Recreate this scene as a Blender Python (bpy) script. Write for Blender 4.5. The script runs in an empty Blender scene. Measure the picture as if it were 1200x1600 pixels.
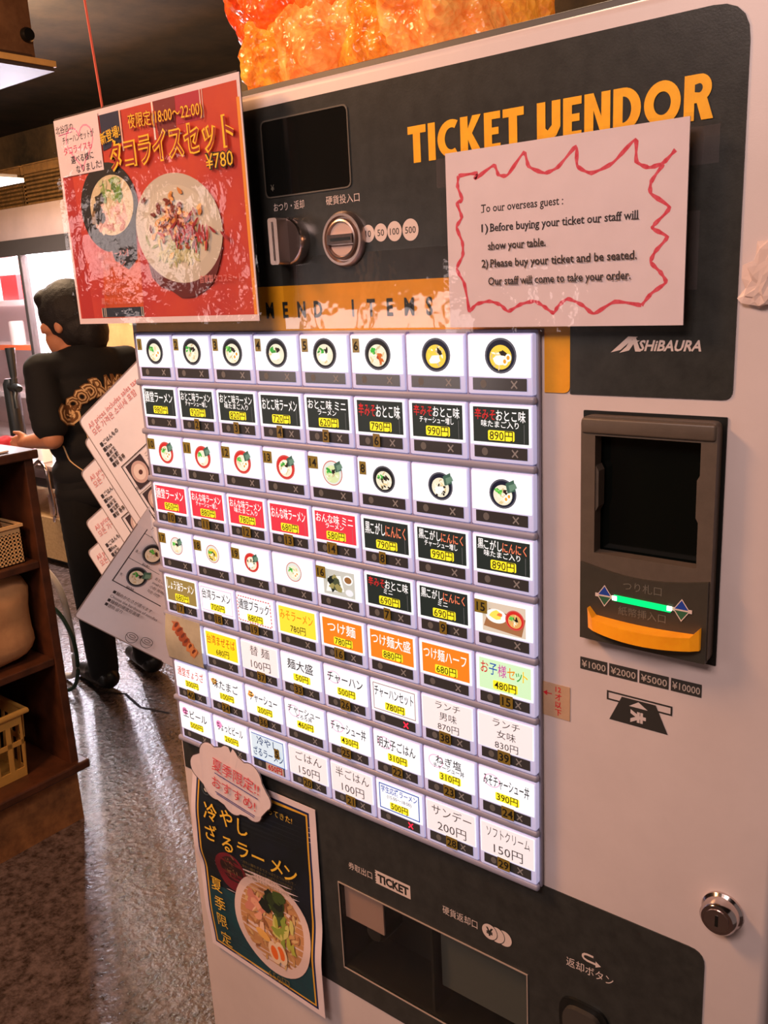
import bpy, bmesh, math, random
from mathutils import Vector, Matrix, noise
from mathutils.bvhtree import BVHTree
random.seed(11)
scene = bpy.context.scene
COL = scene.collection
V = Vector
PI = math.pi
SC = 1.5            # scale of the fitted panel grid
Z0 = 1.50364        # height of the top of the button grid

# ------------------------------------------------------------------ camera
cam_d = bpy.data.cameras.new('camera'); cam_d.sensor_width = 36; cam_d.lens = 31.1725
cam_d.clip_start = 0.02
cam = bpy.data.objects.new('camera', cam_d); COL.objects.link(cam)
_r = V((0.78437748, 0.61829976, -0.04957195)); _u = V((-0.11840368, 0.22769666, 0.96650649)); _f = V((-0.6088781, 0.75223643, -0.2518091))
cam.matrix_world = Matrix(((_r.x, _u.x, -_f.x, 0.84445), (_r.y, _u.y, -_f.y, -0.618696), (_r.z, _u.z, -_f.z, 1.55), (0, 0, 0, 1)))
scene.camera = cam

# ------------------------------------------------------------------ world, lights, exposure
w = bpy.data.worlds.new('room_air'); scene.world = w; w.use_nodes = True
w.node_tree.nodes['Background'].inputs[0].default_value = (1.0, 0.76, 0.70, 1)
w.node_tree.nodes['Background'].inputs[1].default_value = 0.16
vs = scene.view_settings
vs.view_transform = 'Standard'; vs.look = 'None'; vs.gamma = 1.0; vs.use_curve_mapping = False
vs.exposure = 0.0

def area(name, loc, target, sx, sy, power, color, spread=180):
    d = bpy.data.lights.new(name, 'AREA'); d.shape = 'RECTANGLE'; d.size = sx; d.size_y = sy
    d.energy = power; d.color = color; d.spread = math.radians(spread)
    o = bpy.data.objects.new(name, d); COL.objects.link(o); o.location = loc
    o.rotation_euler = (V(target) - V(loc)).to_track_quat('-Z', 'Y').to_euler()
    return o
area('ceiling_lamp_front', (0.55, -1.55, 2.62), (0.40, 0.0, 1.45), 1.0, 0.5, 30, (1.0, 0.76, 0.70))
area('ceiling_lamp_aisle', (-0.9, -0.9, 2.62), (-1.3, 0.3, 0.0), 0.5, 0.5, 50, (1.0, 0.50, 0.23))
area('ceiling_lamp_kitchen', (-2.9, 1.4, 2.62), (-3.2, 2.6, 1.4), 0.6, 0.4, 90, (1.0, 0.68, 0.42))
area('ceiling_lamp_machine_top', (0.2, 0.7, 2.62), (0.2, 0.25, 1.7), 0.3, 0.3, 10, (1.0, 0.72, 0.45))
area('fridge_lamp', (-4.76, 2.745, 1.45), (-4.76 + 2.6, 2.745 - 1.9, 1.25), 0.17, 0.75, 150, (0.90, 0.86, 1.0))
area('fridge_top_lamp', (-5.2, 2.93, 1.815), (-5.2, 2.93, 0.0), 2.0, 0.25, 40, (1.0, 0.90, 0.92))  # added fill that brightens the fridge interior
area('strip_light_lamp', (-3.96, 1.76, 2.095), (-3.96, 1.76, 0.0), 1.2, 0.24, 45, (1.0, 0.92, 0.95))

# ------------------------------------------------------------------ materials
def lin(c):
    c = c / 255.0
    return c / 12.92 if c <= 0.04045 else ((c + 0.055) / 1.055) ** 2.4
def L3(rgb): return tuple(lin(c) for c in rgb)
MATS = {}
def mat(name, rgb, rough=0.5, metal=0.0, emit=0.0, var=0.0, vscale=30.0, bump=0.0, bscale=200.0, coat=0.0, rgb2=None, spec=0.5, ecol=None):
    if name in MATS: return MATS[name]
    m = bpy.data.materials.new(name); m.use_nodes = True; MATS[name] = m
    nt = m.node_tree; b = nt.nodes['Principled BSDF']
    col = L3(rgb) + (1,)
    b.inputs['Base Color'].default_value = col
    b.inputs['Roughness'].default_value = rough; b.inputs['Metallic'].default_value = metal
    b.inputs['Specular IOR Level'].default_value = spec
    if coat: b.inputs['Coat Weight'].default_value = coat; b.inputs['Coat Roughness'].default_value = 0.06
    if emit:
        b.inputs['Emission Color'].default_value = (L3(ecol) + (1,)) if ecol else col
        b.inputs['Emission Strength'].default_value = emit
    if var or rgb2:
        tc = nt.nodes.new('ShaderNodeTexCoord'); n = nt.nodes.new('ShaderNodeTexNoise')
        n.inputs['Scale'].default_value = vscale; n.inputs['Detail'].default_value = 6; n.inputs['Roughness'].default_value = 0.65
        nt.links.new(tc.outputs['Object'], n.inputs['Vector'])
        mr = nt.nodes.new('ShaderNodeMapRange'); mr.inputs['From Min'].default_value = 0.35; mr.inputs['From Max'].default_value = 0.65
        nt.links.new(n.outputs['Fac'], mr.inputs['Value'])
        mx = nt.nodes.new('ShaderNodeMix'); mx.data_type = 'RGBA'
        c2 = L3(rgb2) if rgb2 else tuple(max(0, c * (1 - var)) for c in col[:3])
        c1 = col[:3] if rgb2 else tuple(min(1, c * (1 + var)) for c in col[:3])
        mx.inputs['A'].default_value = c1 + (1,); mx.inputs['B'].default_value = c2 + (1,)
        nt.links.new(mr.outputs['Result'], mx.inputs['Factor'])
        nt.links.new(mx.outputs['Result'], b.inputs['Base Color'])
        if emit and not ecol: nt.links.new(mx.outputs['Result'], b.inputs['Emission Color'])
    if bump:
        tc = nt.nodes.new('ShaderNodeTexCoord'); n = nt.nodes.new('ShaderNodeTexNoise')
        n.inputs['Scale'].default_value = bscale; n.inputs['Detail'].default_value = 5
        nt.links.new(tc.outputs['Object'], n.inputs['Vector'])
        bp = nt.nodes.new('ShaderNodeBump'); bp.inputs['Strength'].default_value = bump; bp.inputs['Distance'].default_value = 0.004
        nt.links.new(n.outputs['Fac'], bp.inputs['Height']); nt.links.new(bp.outputs['Normal'], b.inputs['Normal'])
    return m
def film(name, tint=(255, 255, 255), gloss=0.10, rough=0.05, bump=0.0, bscale=30.0, opaque=0.0, orgb=(230, 200, 200)):
    """clear plastic or glass: transparent with a glossy layer"""
    if name in MATS: return MATS[name]
    m = bpy.data.materials.new(name); m.use_nodes = True; MATS[name] = m
    nt = m.node_tree; nt.nodes.clear()
    out = nt.nodes.new('ShaderNodeOutputMaterial'); tr = nt.nodes.new('ShaderNodeBsdfTransparent'); gl = nt.nodes.new('ShaderNodeBsdfGlossy')
    tr.inputs[0].default_value = L3(tint) + (1,); gl.inputs['Roughness'].default_value = rough
    fr = nt.nodes.new('ShaderNodeLayerWeight'); pw_ = nt.nodes.new('ShaderNodeMath'); pw_.operation = 'POWER'; pw_.inputs[1].default_value = 4.0
    nt.links.new(fr.outputs['Facing'], pw_.inputs[0])
    ad = nt.nodes.new('ShaderNodeMath'); ad.operation = 'MULTIPLY_ADD'; ad.inputs[1].default_value = 0.5; ad.inputs[2].default_value = gloss
    nt.links.new(pw_.outputs[0], ad.inputs[0])
    mx = nt.nodes.new('ShaderNodeMixShader'); nt.links.new(ad.outputs[0], mx.inputs[0]); nt.links.new(tr.outputs[0], mx.inputs[1]); nt.links.new(gl.outputs[0], mx.inputs[2])
    last = mx
    if opaque:
        df = nt.nodes.new('ShaderNodeBsdfDiffuse'); df.inputs[0].default_value = L3(orgb) + (1,)
        m2 = nt.nodes.new('ShaderNodeMixShader'); m2.inputs[0].default_value = opaque
        nt.links.new(mx.outputs[0], m2.inputs[1]); nt.links.new(df.outputs[0], m2.inputs[2]); last = m2
    if bump:
        tc = nt.nodes.new('ShaderNodeTexCoord'); n = nt.nodes.new('ShaderNodeTexNoise'); n.inputs['Scale'].default_value = bscale; n.inputs['Detail'].default_value = 4
        nt.links.new(tc.outputs['Object'], n.inputs['Vector'])
        bp = nt.nodes.new('ShaderNodeBump'); bp.inputs['Strength'].default_value = bump; bp.inputs['Distance'].default_value = 0.006
        nt.links.new(n.outputs['Fac'], bp.inputs['Height']); nt.links.new(bp.outputs['Normal'], gl.inputs['Normal']); nt.links.new(bp.outputs['Normal'], fr.inputs['Normal'])
    nt.links.new(last.outputs[0], out.inputs[0])
    return m
def ink(rgb, emit=0.0, rough=0.55):
    return mat('ink_%d_%d_%d_%d_%d' % (rgb[0], rgb[1], rgb[2], int(emit * 100), int(rough * 100)), rgb, rough, emit=emit)

# ------------------------------------------------------------------ objects
WL = {}
def reg(o, wloc, parent):
    COL.objects.link(o)
    if parent is not None:
        o.parent = parent; o.location = V(wloc) - WL[parent.name]
    else: o.location = wloc
    WL[o.name] = V(wloc)
    return o
def tag(o, label, cat, group=None):
    o['label'] = label; o['category'] = cat
    if group: o['group'] = group
    return o
def struct(o): o['kind'] = 'structure'; return o
def thing(name, loc, label, cat, group=None):
    o = bpy.data.objects.new(name, None); o.empty_display_size = 0.05
    reg(o, loc, None); return tag(o, label, cat, group)
class MB:
    """collects geometry in world coordinates; build() links it as one mesh object"""
    def __init__(s): s.v = []; s.f = []; s.mi = []; s.mats = []
    def m(s, mt):
        if mt not in s.mats: s.mats.append(mt)
        return s.mats.index(mt)
    def add(s, verts, faces, mt):
        k = len(s.v); i = s.m(mt)
        s.v += [V(p) for p in verts]
        for f in faces: s.f.append([k + a for a in f]); s.mi.append(i)
        return s
    def bm(s, b, mt):
        b.verts.index_update()
        s.add([v.co.copy() for v in b.verts], [[v.index for v in f.verts] for f in b.faces], mt); b.free(); return s
    def box(s, lo, hi, mt, bev=0.0, seg=2, M=None):
        b = bmesh.new(); bmesh.ops.create_cube(b, size=1)
        lo = V(lo); hi = V(hi)
        for v in b.verts: v.co = V(((lo[i] + hi[i]) / 2 + v.co[i] * (hi[i] - lo[i]) for i in range(3)))
        if bev: bmesh.ops.bevel(b, geom=b.edges[:], offset=bev, segments=seg, affect='EDGES', profile=0.5)
        if M: bmesh.ops.transform(b, matrix=M, verts=b.verts)
        return s.bm(b, mt)
    def prism(s, pts, place, d0, d1, mt):
        """outline pts (2D) extruded from depth d0 to d1 through place(a, b, d)"""
        n = len(pts)
        vs_ = [place(p[0], p[1], d0) for p in pts] + [place(p[0], p[1], d1) for p in pts]
        fs = [list(range(n)), list(range(2 * n - 1, n - 1, -1))] + [[i, n + i, n + (i + 1) % n, (i + 1) % n] for i in range(n)]
        return s.add(vs_, fs, mt)
    def ringprism(s, po, pi_, place, d0, d1, mt):
        """frame between an outer and an inner outline of equal count"""
        n = len(po)
        vs_ = [place(p[0], p[1], d0) for p in po] + [place(p[0], p[1], d0) for p in pi_] + [place(p[0], p[1], d1) for p in po] + [place(p[0], p[1], d1) for p in pi_]
        fs = []
        for i in range(n):
            j = (i + 1) % n
            fs += [[i, j, n + j, n + i], [2 * n + i, 3 * n + i, 3 * n + j, 2 * n + j], [i, 2 * n + i, 2 * n + j, j], [n + i, n + j, 3 * n + j, 3 * n + i]]
        return s.add(vs_, fs, mt)
    def tube(s, pts, r, mt, n=8, caps=True):
        pts = [V(p) for p in pts]; rs = r if isinstance(r, (list, tuple)) else [r] * len(pts)
        vs_ = []; up = V((0, 0, 1))
        for i, p in enumerate(pts):
            t = (pts[min(i + 1, len(pts) - 1)] - pts[max(i - 1, 0)]).normalized()
            a = t.cross(up if abs(t.z) < 0.95 else V((1, 0, 0))).normalized(); b = t.cross(a).normalized()
            for k in range(n):
                an = 2 * PI * k / n; vs_.append(p + (a * math.cos(an) + b * math.sin(an)) * rs[i])
        fs = [[i * n + k, i * n + (k + 1) % n, (i + 1) * n + (k + 1) % n, (i + 1) * n + k] for i in range(len(pts) - 1) for k in range(n)]
        if caps: fs += [list(range(n))[::-1], [(len(pts) - 1) * n + k for k in range(n)]]
        return s.add(vs_, fs, mt)
    def lathe(s, prof, place, mt, n=32, a0=0.0):
        """profile (radius, depth) turned about the axis place(0,0,d)"""
        vs_ = [place(r * math.cos(a0 + 2 * PI * k / n), r * math.sin(a0 + 2 * PI * k / n), d) for r, d in prof for k in range(n)]
        fs = [[i * n + k, i * n + (k + 1) % n, (i + 1) * n + (k + 1) % n, (i + 1) * n + k] for i in range(len(prof) - 1) for k in range(n)]
        fs += [[(len(prof) - 1) * n + k for k in range(n)]]
        return s.add(vs_, fs, mt)
    def build(s, name, parent=None, smooth=False, origin=None, fix=True):
        lo = V((min(p[i] for p in s.v) for i in range(3))); hi = V((max(p[i] for p in s.v) for i in range(3)))
        c = V(origin) if origin is not None else ((lo + hi) / 2 if parent is not None else V(((lo.x + hi.x) / 2, (lo.y + hi.y) / 2, lo.z)))
        me = bpy.data.meshes.new(name)
        me.from_pydata([p - c for p in s.v], [], s.f)
        for mt in s.mats: me.materials.append(mt)
        for p, i in zip(me.polygons, s.mi): p.material_index = i
        if fix:
            b = bmesh.new(); b.from_mesh(me); bmesh.ops.recalc_face_normals(b, faces=b.faces); b.to_mesh(me); b.free()
        if smooth:
            for p in me.polygons: p.use_smooth = True
            if smooth != 'all':
                me.set_sharp_from_angle(angle=math.radians(40))
        me.update()
        o = bpy.data.objects.new(name, me)
        return reg(o, c, parent)
def inst(name, me, wloc, parent):
    return reg(bpy.data.objects.new(name, me), wloc, parent)

# ------------------------------------------------------------------ flat print
TXT = {}
def text_geo(body, bold):
    k = (body, bold)
    if k not in TXT:
        c = bpy.data.curves.new('t', 'FONT'); c.body = body; c.resolution_u = 2; c.offset = bold
        o = bpy.data.objects.new('t', c); me = bpy.data.meshes.new_from_object(o)
        vs_ = [(v.co.x, v.co.y) for v in me.vertices]; fs = [list(p.vertices) for p in me.polygons]
        bpy.data.objects.remove(o); bpy.data.curves.remove(c); bpy.data.meshes.remove(me)
        xs = [a for a, b in vs_] or [0]; ys = [b for a, b in vs_] or [0]
        TXT[k] = (vs_, fs, min(xs), max(xs), min(ys), max(ys))
    return TXT[k]
def ell(cx, cz, rx, rz=None, n=28, rot=0.0, a0=0.0, a1=2 * PI):
    rz = rx if rz is None else rz; out = []
    cl = abs(a1 - a0 - 2 * PI) < 1e-6
    for i in range(n if cl else n + 1):
        a = a0 + (a1 - a0) * i / n; x = rx * math.cos(a); z = rz * math.sin(a)
        out.append((cx + x * math.cos(rot) - z * math.sin(rot), cz + x * math.sin(rot) + z * math.cos(rot)))
    return out
def rrect(x0, z0, x1, z1, r, n=4):
    out = []
    for cx, cz, a in ((x1 - r, z1 - r, 0), (x0 + r, z1 - r, PI / 2), (x0 + r, z0 + r, PI), (x1 - r, z0 + r, 1.5 * PI)):
        for i in range(n + 1):
            t = a + PI / 2 * i / n; out.append((cx + r * math.cos(t), cz + r * math.sin(t)))
    return out
class Print:
    """flat layers (2D, in metres) drawn one over the other, each a hair above the last"""
    def __init__(s, step=0.00004): s.L = []; s.lift = 0.0; s.step = step
    def up(s): s.lift += s.step; return s.lift
    def poly(s, pts, mt): s.L.append((pts, [list(range(len(pts)))], mt, s.up())); return s
    def rect(s, x0, z0, x1, z1, mt): return s.poly([(x0, z0), (x1, z0), (x1, z1), (x0, z1)], mt)
    def ell(s, cx, cz, rx, rz, mt, n=28, rot=0.0): return s.poly(ell(cx, cz, rx, rz, n, rot), mt)
    def rr(s, x0, z0, x1, z1, r, mt): return s.poly(rrect(x0, z0, x1, z1, r), mt)
    def ring(s, po, pi_, mt):
        n = len(po); s.L.append((list(po) + list(pi_), [[i, (i + 1) % n, n + (i + 1) % n, n + i] for i in range(n)], mt, s.up())); return s
    def frame(s, x0, z0, x1, z1, wd, mt):
        return s.ring([(x0, z0), (x1, z0), (x1, z1), (x0, z1)], [(x0 + wd, z0 + wd), (x1 - wd, z0 + wd), (x1 - wd, z1 - wd), (x0 + wd, z1 - wd)], mt)
    def stroke(s, pts, wd, mt, closed=False):
        n = len(pts); vs_ = []
        for i, p in enumerate(pts):
            a = pts[(i - 1) % n if closed else max(i - 1, 0)]; b = pts[(i + 1) % n if closed else min(i + 1, n - 1)]
            dx, dz = b[0] - a[0], b[1] - a[1]; l = math.hypot(dx, dz) or 1
            ww = wd[i] if isinstance(wd, list) else wd
            vs_ += [(p[0] - dz / l * ww / 2, p[1] + dx / l * ww / 2), (p[0] + dz / l * ww / 2, p[1] - dx / l * ww / 2)]
        q = n if closed else n - 1
        s.L.append((vs_, [[2 * i, 2 * i + 1, (2 * i + 3) % (2 * n), (2 * i + 2) % (2 * n)] for i in range(q)], mt, s.up())); return s
    def blob(s, cx, cz, rx, rz, mt, n=9, rough=0.25, rot=0.0, rnd=random):
        pts = []
        for i in range(n):
            a = 2 * PI * i / n; k = 1 + rnd.uniform(-rough, rough); x = rx * math.cos(a) * k; z = rz * math.sin(a) * k
            pts.append((cx + x * math.cos(rot) - z * math.sin(rot), cz + x * math.sin(rot) + z * math.cos(rot)))
        return s.poly(pts, mt)
    def text(s, body, cx, cz, size, mt, maxw=None, bold=0.0, rot=0.0, align='C', shear=0.0, xs=1.0):
        vs_, fs, x0, x1, y0, y1 = text_geo(body, bold)
        if not vs_: return s
        sx = size * xs
        if maxw and (x1 - x0) * sx > maxw: sx = maxw / (x1 - x0)
        mx = {'C': (x0 + x1) / 2, 'L': x0, 'R': x1}[align]; my = 0.36
        cr, sr = math.cos(rot), math.sin(rot); out = []
        for a, b in vs_:
            z = (b - my) * size; x = (a - mx) * sx + z * shear
            out.append((cx + x * cr - z * sr, cz + x * sr + z * cr))
        s.L.append((out, fs, mt, s.up())); return s
    def outlined(s, body, cx, cz, size, mt, mo, b1, b2, **kw):
        s.text(body, cx, cz, size, mo, bold=b2, **kw); return s.text(body, cx, cz, size, mt, bold=b1, **kw)
    def build(s, name, place, parent=None, cuts=None):
        mb = MB()
        for pts, fs, mt, lf in s.L:
            if cuts:
                b = bmesh.new(); bv = [b.verts.new((p[0], p[1], 0)) for p in pts]
                for f in fs:
                    try: b.faces.new([bv[i] for i in f])
                    except ValueError: pass
                for co, nrm in (cuts if isinstance(cuts, list) else [(((c, 0) if cuts[0] == 0 else (0, c)), ((1, 0) if cuts[0] == 0 else (0, 1))) for c in cuts[1]]):
                    bmesh.ops.bisect_plane(b, geom=b.verts[:] + b.edges[:] + b.faces[:], plane_co=(co[0], co[1], 0), plane_no=(nrm[0], nrm[1], 0), dist=1e-7)
                b.verts.index_update()
                mb.add([place(v.co.x, v.co.y, lf) for v in b.verts], [[v.index for v in f.verts] for f in b.faces], mt); b.free()
            else: mb.add([place(p[0], p[1], lf) for p in pts], fs, mt)
        return mb.build(name, parent, fix=False)
def plane(o, u=(1, 0, 0), v=(0, 0, 1)):
    o = V(o); u = V(u).normalized(); v = V(v).normalized(); n = u.cross(v).normalized()
    return lambda a, b, d: o + u * a + v * b + n * d       # with u right and v up, n points out towards the viewer
FY = 0.012                                                   # the painted front of the machine
def PX(x): return x * SC
def PZ(z): return Z0 + z * SC
front = plane((0, FY, Z0))                                   # metres on the machine front
def fr(x, z, d=0.0): return front(x * SC, z * SC, d)         # fitted grid units on the machine front
def ss(p): return [(a * SC, b * SC) for a, b in p]
def remeshed(bm_, vox, smooth_it=4):
    me = bpy.data.meshes.new('tmp'); bm_.to_mesh(me); bm_.free()
    o = bpy.data.objects.new('tmp', me); COL.objects.link(o)
    r = o.modifiers.new('r', 'REMESH'); r.mode = 'VOXEL'; r.voxel_size = vox
    if smooth_it: sm = o.modifiers.new('s', 'SMOOTH'); sm.factor = 0.5; sm.iterations = smooth_it
    dg = bpy.context.evaluated_depsgraph_get(); out = bpy.data.meshes.new_from_object(o.evaluated_get(dg))
    bpy.data.objects.remove(o); bpy.data.meshes.remove(me)
    b = bmesh.new(); b.from_mesh(out); bpy.data.meshes.remove(out); return b
def ball(b, c, r, sub=2, rot=None):
    r = V(r) if not isinstance(r, (int, float)) else V((r, r, r))
    M = Matrix.Translation(c) @ (rot.to_matrix().to_4x4() if rot else Matrix()) @ Matrix.Diagonal(r).to_4x4()
    bmesh.ops.create_icosphere(b, subdivisions=sub, radius=1, matrix=M)
def capsule(b, p0, r0, p1, r1, k=None):
    p0 = V(p0); p1 = V(p1); L = (p1 - p0).length
    k = k or max(3, int(L / (min(r0, r1) * 0.45)) + 1)
    for i in range(k):
        t = i / (k - 1); ball(b, p0.lerp(p1, t), r0 + (r1 - r0) * t, 2)

# ------------------------------------------------------------------ the room
m_floor = mat('wet_concrete', (104, 90, 90), 0.24, rgb2=(46, 37, 35), vscale=50, bump=1.0, bscale=70, spec=0.8)
m_wallb = mat('dark_brown_plaster', (112, 86, 54), 0.8, rgb2=(52, 42, 28), vscale=3.0, bump=0.2, bscale=40)
m_ceil = mat('dark_ceiling', (62, 48, 32), 0.9, rgb2=(32, 26, 18), vscale=4)
m_tanwood = mat('tan_wood', (206, 156, 100), 0.55, rgb2=(190, 138, 84), vscale=6)
def slab(name, lo, hi, m): return struct(MB().box(lo, hi, m).build(name))
floor = slab('floor', (-7.0, -4.0, -0.05), (3.0, 3.4, 0.0), m_floor)
slab('wall_back', (-7.0, 3.3, 0.0), (3.0, 3.4, 2.75), m_wallb)
slab('wall_left', (-7.1, -4.0, 0.0), (-7.0, 3.4, 2.75), m_wallb)
slab('ceiling', (-7.0, -4.0, 2.75), (3.0, 3.4, 2.85), m_ceil)
# unseen wall behind the camera; glowing panels and a post added for reflections
m_glare = mat('bright_window', (255, 236, 232), 0.5, emit=4.0)
slab('wall_front', (-7.0, -2.95, 0.0), (3.0, -2.85, 2.75), m_wallb)
gpanel = struct(MB().box((-2.75, -2.846, 0.95), (-1.25, -2.842, 1.46), m_glare).build('window_1'))
for x in (-2.78, -2.42, -2.0, -1.62, -1.25): MB().box((x - 0.02, -2.85, 0.92), (x + 0.02, -2.82, 1.49), m_wallb).build('window_bar', gpanel)
for z in (0.93, 1.475): MB().box((-2.80, -2.85, z - 0.02), (-1.22, -2.82, z + 0.02), m_wallb).build('window_rail', gpanel)
gpanel = struct(MB().box((-4.55, -2.846, 1.60), (-3.15, -2.842, 2.10), m_glare).build('window_2'))  # second added glowing panel, for glare on the poster sleeve
for x in (-4.57, -4.1, -3.6, -3.13): MB().box((x - 0.02, -2.85, 1.57), (x + 0.02, -2.82, 2.13), m_wallb).build('window_bar', gpanel)
for z in (1.58, 2.12): MB().box((-4.59, -2.85, z - 0.02), (-3.11, -2.82, z + 0.02), m_wallb).build('window_rail', gpanel)
struct(MB().box((-1.98, -2.84, 1.50), (-1.90, -2.76, 2.75), m_tanwood).build('trim_1'))
# a crack across the concrete, drawn as a thin dark strip
pts = [(-2.42, 1.23), (-2.30, 1.24), (-2.16, 1.20), (-2.05, 1.25), (-1.90, 1.21), (-1.76, 1.24)]
cr = MB()
cr.add([(x, y + s * 0.006, 0.0008) for x, y in pts for s in (-1, 1)], [[2 * i, 2 * i + 2, 2 * i + 3, 2 * i + 1] for i in range(5)], mat('crack_dirt', (28, 22, 22), 0.9))
cr.build('crack', floor, fix=False)

# ------------------------------------------------------------------ the ticket machine
m_white = mat('machine_white_paint', (214, 196, 192), 0.42, var=0.05, vscale=6, bump=0.03, bscale=900)
m_black = mat('black_panel_sheet', (50, 50, 47), 0.30, var=0.22, vscale=60, bump=0.04, bscale=700)
m_yel = mat('amber_print', (236, 160, 30), 0.35, var=0.06, vscale=40)
m_gold = mat('gold_lettering', (255, 178, 24), 0.4, var=0.08, vscale=80)
m_pale = mat('pale_print', (222, 200, 190), 0.5)
m_chrome = mat('chrome', (214, 200, 196), 0.14, 1.0)
m_steel = mat('brushed_steel', (190, 170, 162), 0.34, 1.0)
m_dark = mat('black_plastic', (22, 22, 20), 0.35)
m_mauve = mat('mauve_button_housing', (156, 152, 170), 0.35, var=0.05, vscale=20)
m_lip = mat('backlit_clear_plastic', (206, 204, 226), 0.2, emit=0.42, ecol=(216, 210, 255))
m_strip = mat('status_strip_black', (66, 66, 68), 0.16)
m_bezel = mat('brown_grey_bezel', (92, 78, 66), 0.45, var=0.08, vscale=90, bump=0.05, bscale=900)
m_glass = film('clear_glass', gloss=0.04)
machine = thing('ticket_vending_machine', (0.33, 0.24, 0.0), 'white meal ticket vending machine with rows of lit menu buttons', 'vending machine')
X0, X1 = PX(-0.0165), PX(0.466); TOP = PZ(0.1475)
def boolean_cut(o, boxes):
    cut = MB()
    for lo, hi in boxes: cut.box(lo, hi, m_dark)
    c = cut.build('cutter'); md = o.modifiers.new('b', 'BOOLEAN'); md.operation = 'DIFFERENCE'; md.object = c; md.solver = 'EXACT'
    dg = bpy.context.evaluated_depsgraph_get(); me = bpy.data.meshes.new_from_object(o.evaluated_get(dg))
    o.modifiers.clear(); old = o.data; o.data = me; bpy.data.meshes.remove(old); bpy.data.objects.remove(c)
POCKET = ((PX(0.161), -0.02, PZ(-0.483)), (PX(0.322), 0.078, PZ(-0.407)))
BILL = ((PX(0.364), -0.02, PZ(-0.118)), (PX(0.428), 0.06, PZ(-0.046)))
MB().box((X0, 0.10, 0.06), (X1, 0.46, PZ(0.1655)), m_white, 0.006).build('cabinet_body', machine, True)
MB().box((X0 + 0.03, 0.06, 0.0), (X1 - 0.03, 0.42, 0.06), m_dark).build('plinth', machine)
door = MB().box((X0, FY, 0.10), (X1, 0.092, TOP), m_white, 0.007, 3).build('door', machine, True)
boolean_cut(door, [POCKET, BILL])
door.data.set_sharp_from_angle(angle=math.radians(30))
MB().box((X0 + 0.004, 0.088, 0.12), (X1 - 0.004, 0.104, PZ(0.1640)), mat('door_seal_grey', (70, 66, 62), 0.5), 0.002).build('door_seal', machine, True)  # dark grey strip set in the gap behind the door

def rounded(pts, r, n=5):
    """round every corner of a 2D outline; r is one radius or one per corner"""
    out = []; N = len(pts)
    for i, p in enumerate(pts):
        rr_ = r[i] if isinstance(r, (list, tuple)) else r
        a = V(pts[i - 1]); b = V(p); c = V(pts[(i + 1) % N])
        if rr_ <= 0: out.append(tuple(b)); continue
        d1 = (a - b).normalized(); d2 = (c - b).normalized()
        p1 = b + d1 * rr_; p2 = b + d2 * rr_
        for k in range(n + 1):
            t = k / n; out.append(tuple((1 - t) ** 2 * p1 + 2 * t * (1 - t) * b + t * t * p2))
    return out
up = rounded([(-0.008, 0.031), (-0.008, 0.1375), (0.4335, 0.1375), (0.4335, -0.0305), (0.3512, -0.0305), (0.3512, 0.031)], [0, 0, 0.016, 0.005, 0, 0])
MB().prism(ss(up), front, -0.0005, 0.0010, m_black).build('upper_panel', machine)
ye = rounded([(-0.008, 0.003), (-0.008, 0.031), (0.3512, 0.031), (0.3512, -0.0302), (0.3365, -0.0302), (0.3365, 0.003)], [0, 0, 0, 0.004, 0, 0])
MB().prism(ss(ye), front, -0.0005, 0.0011, m_yel).build('amber_band', machine)
lo_ = rounded([(-0.0115, -0.3345), (0.4335, -0.3345), (0.4335, -0.505), (0.052, -0.505), (0.052, -0.3655), (-0.0115, -0.3655)], [0, 0.009, 0.009, 0, 0, 0])
lp = MB().prism(ss(lo_), front, -0.0005, 0.0010, m_black).build('lower_panel', machine)
boolean_cut(lp, [POCKET])

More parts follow.
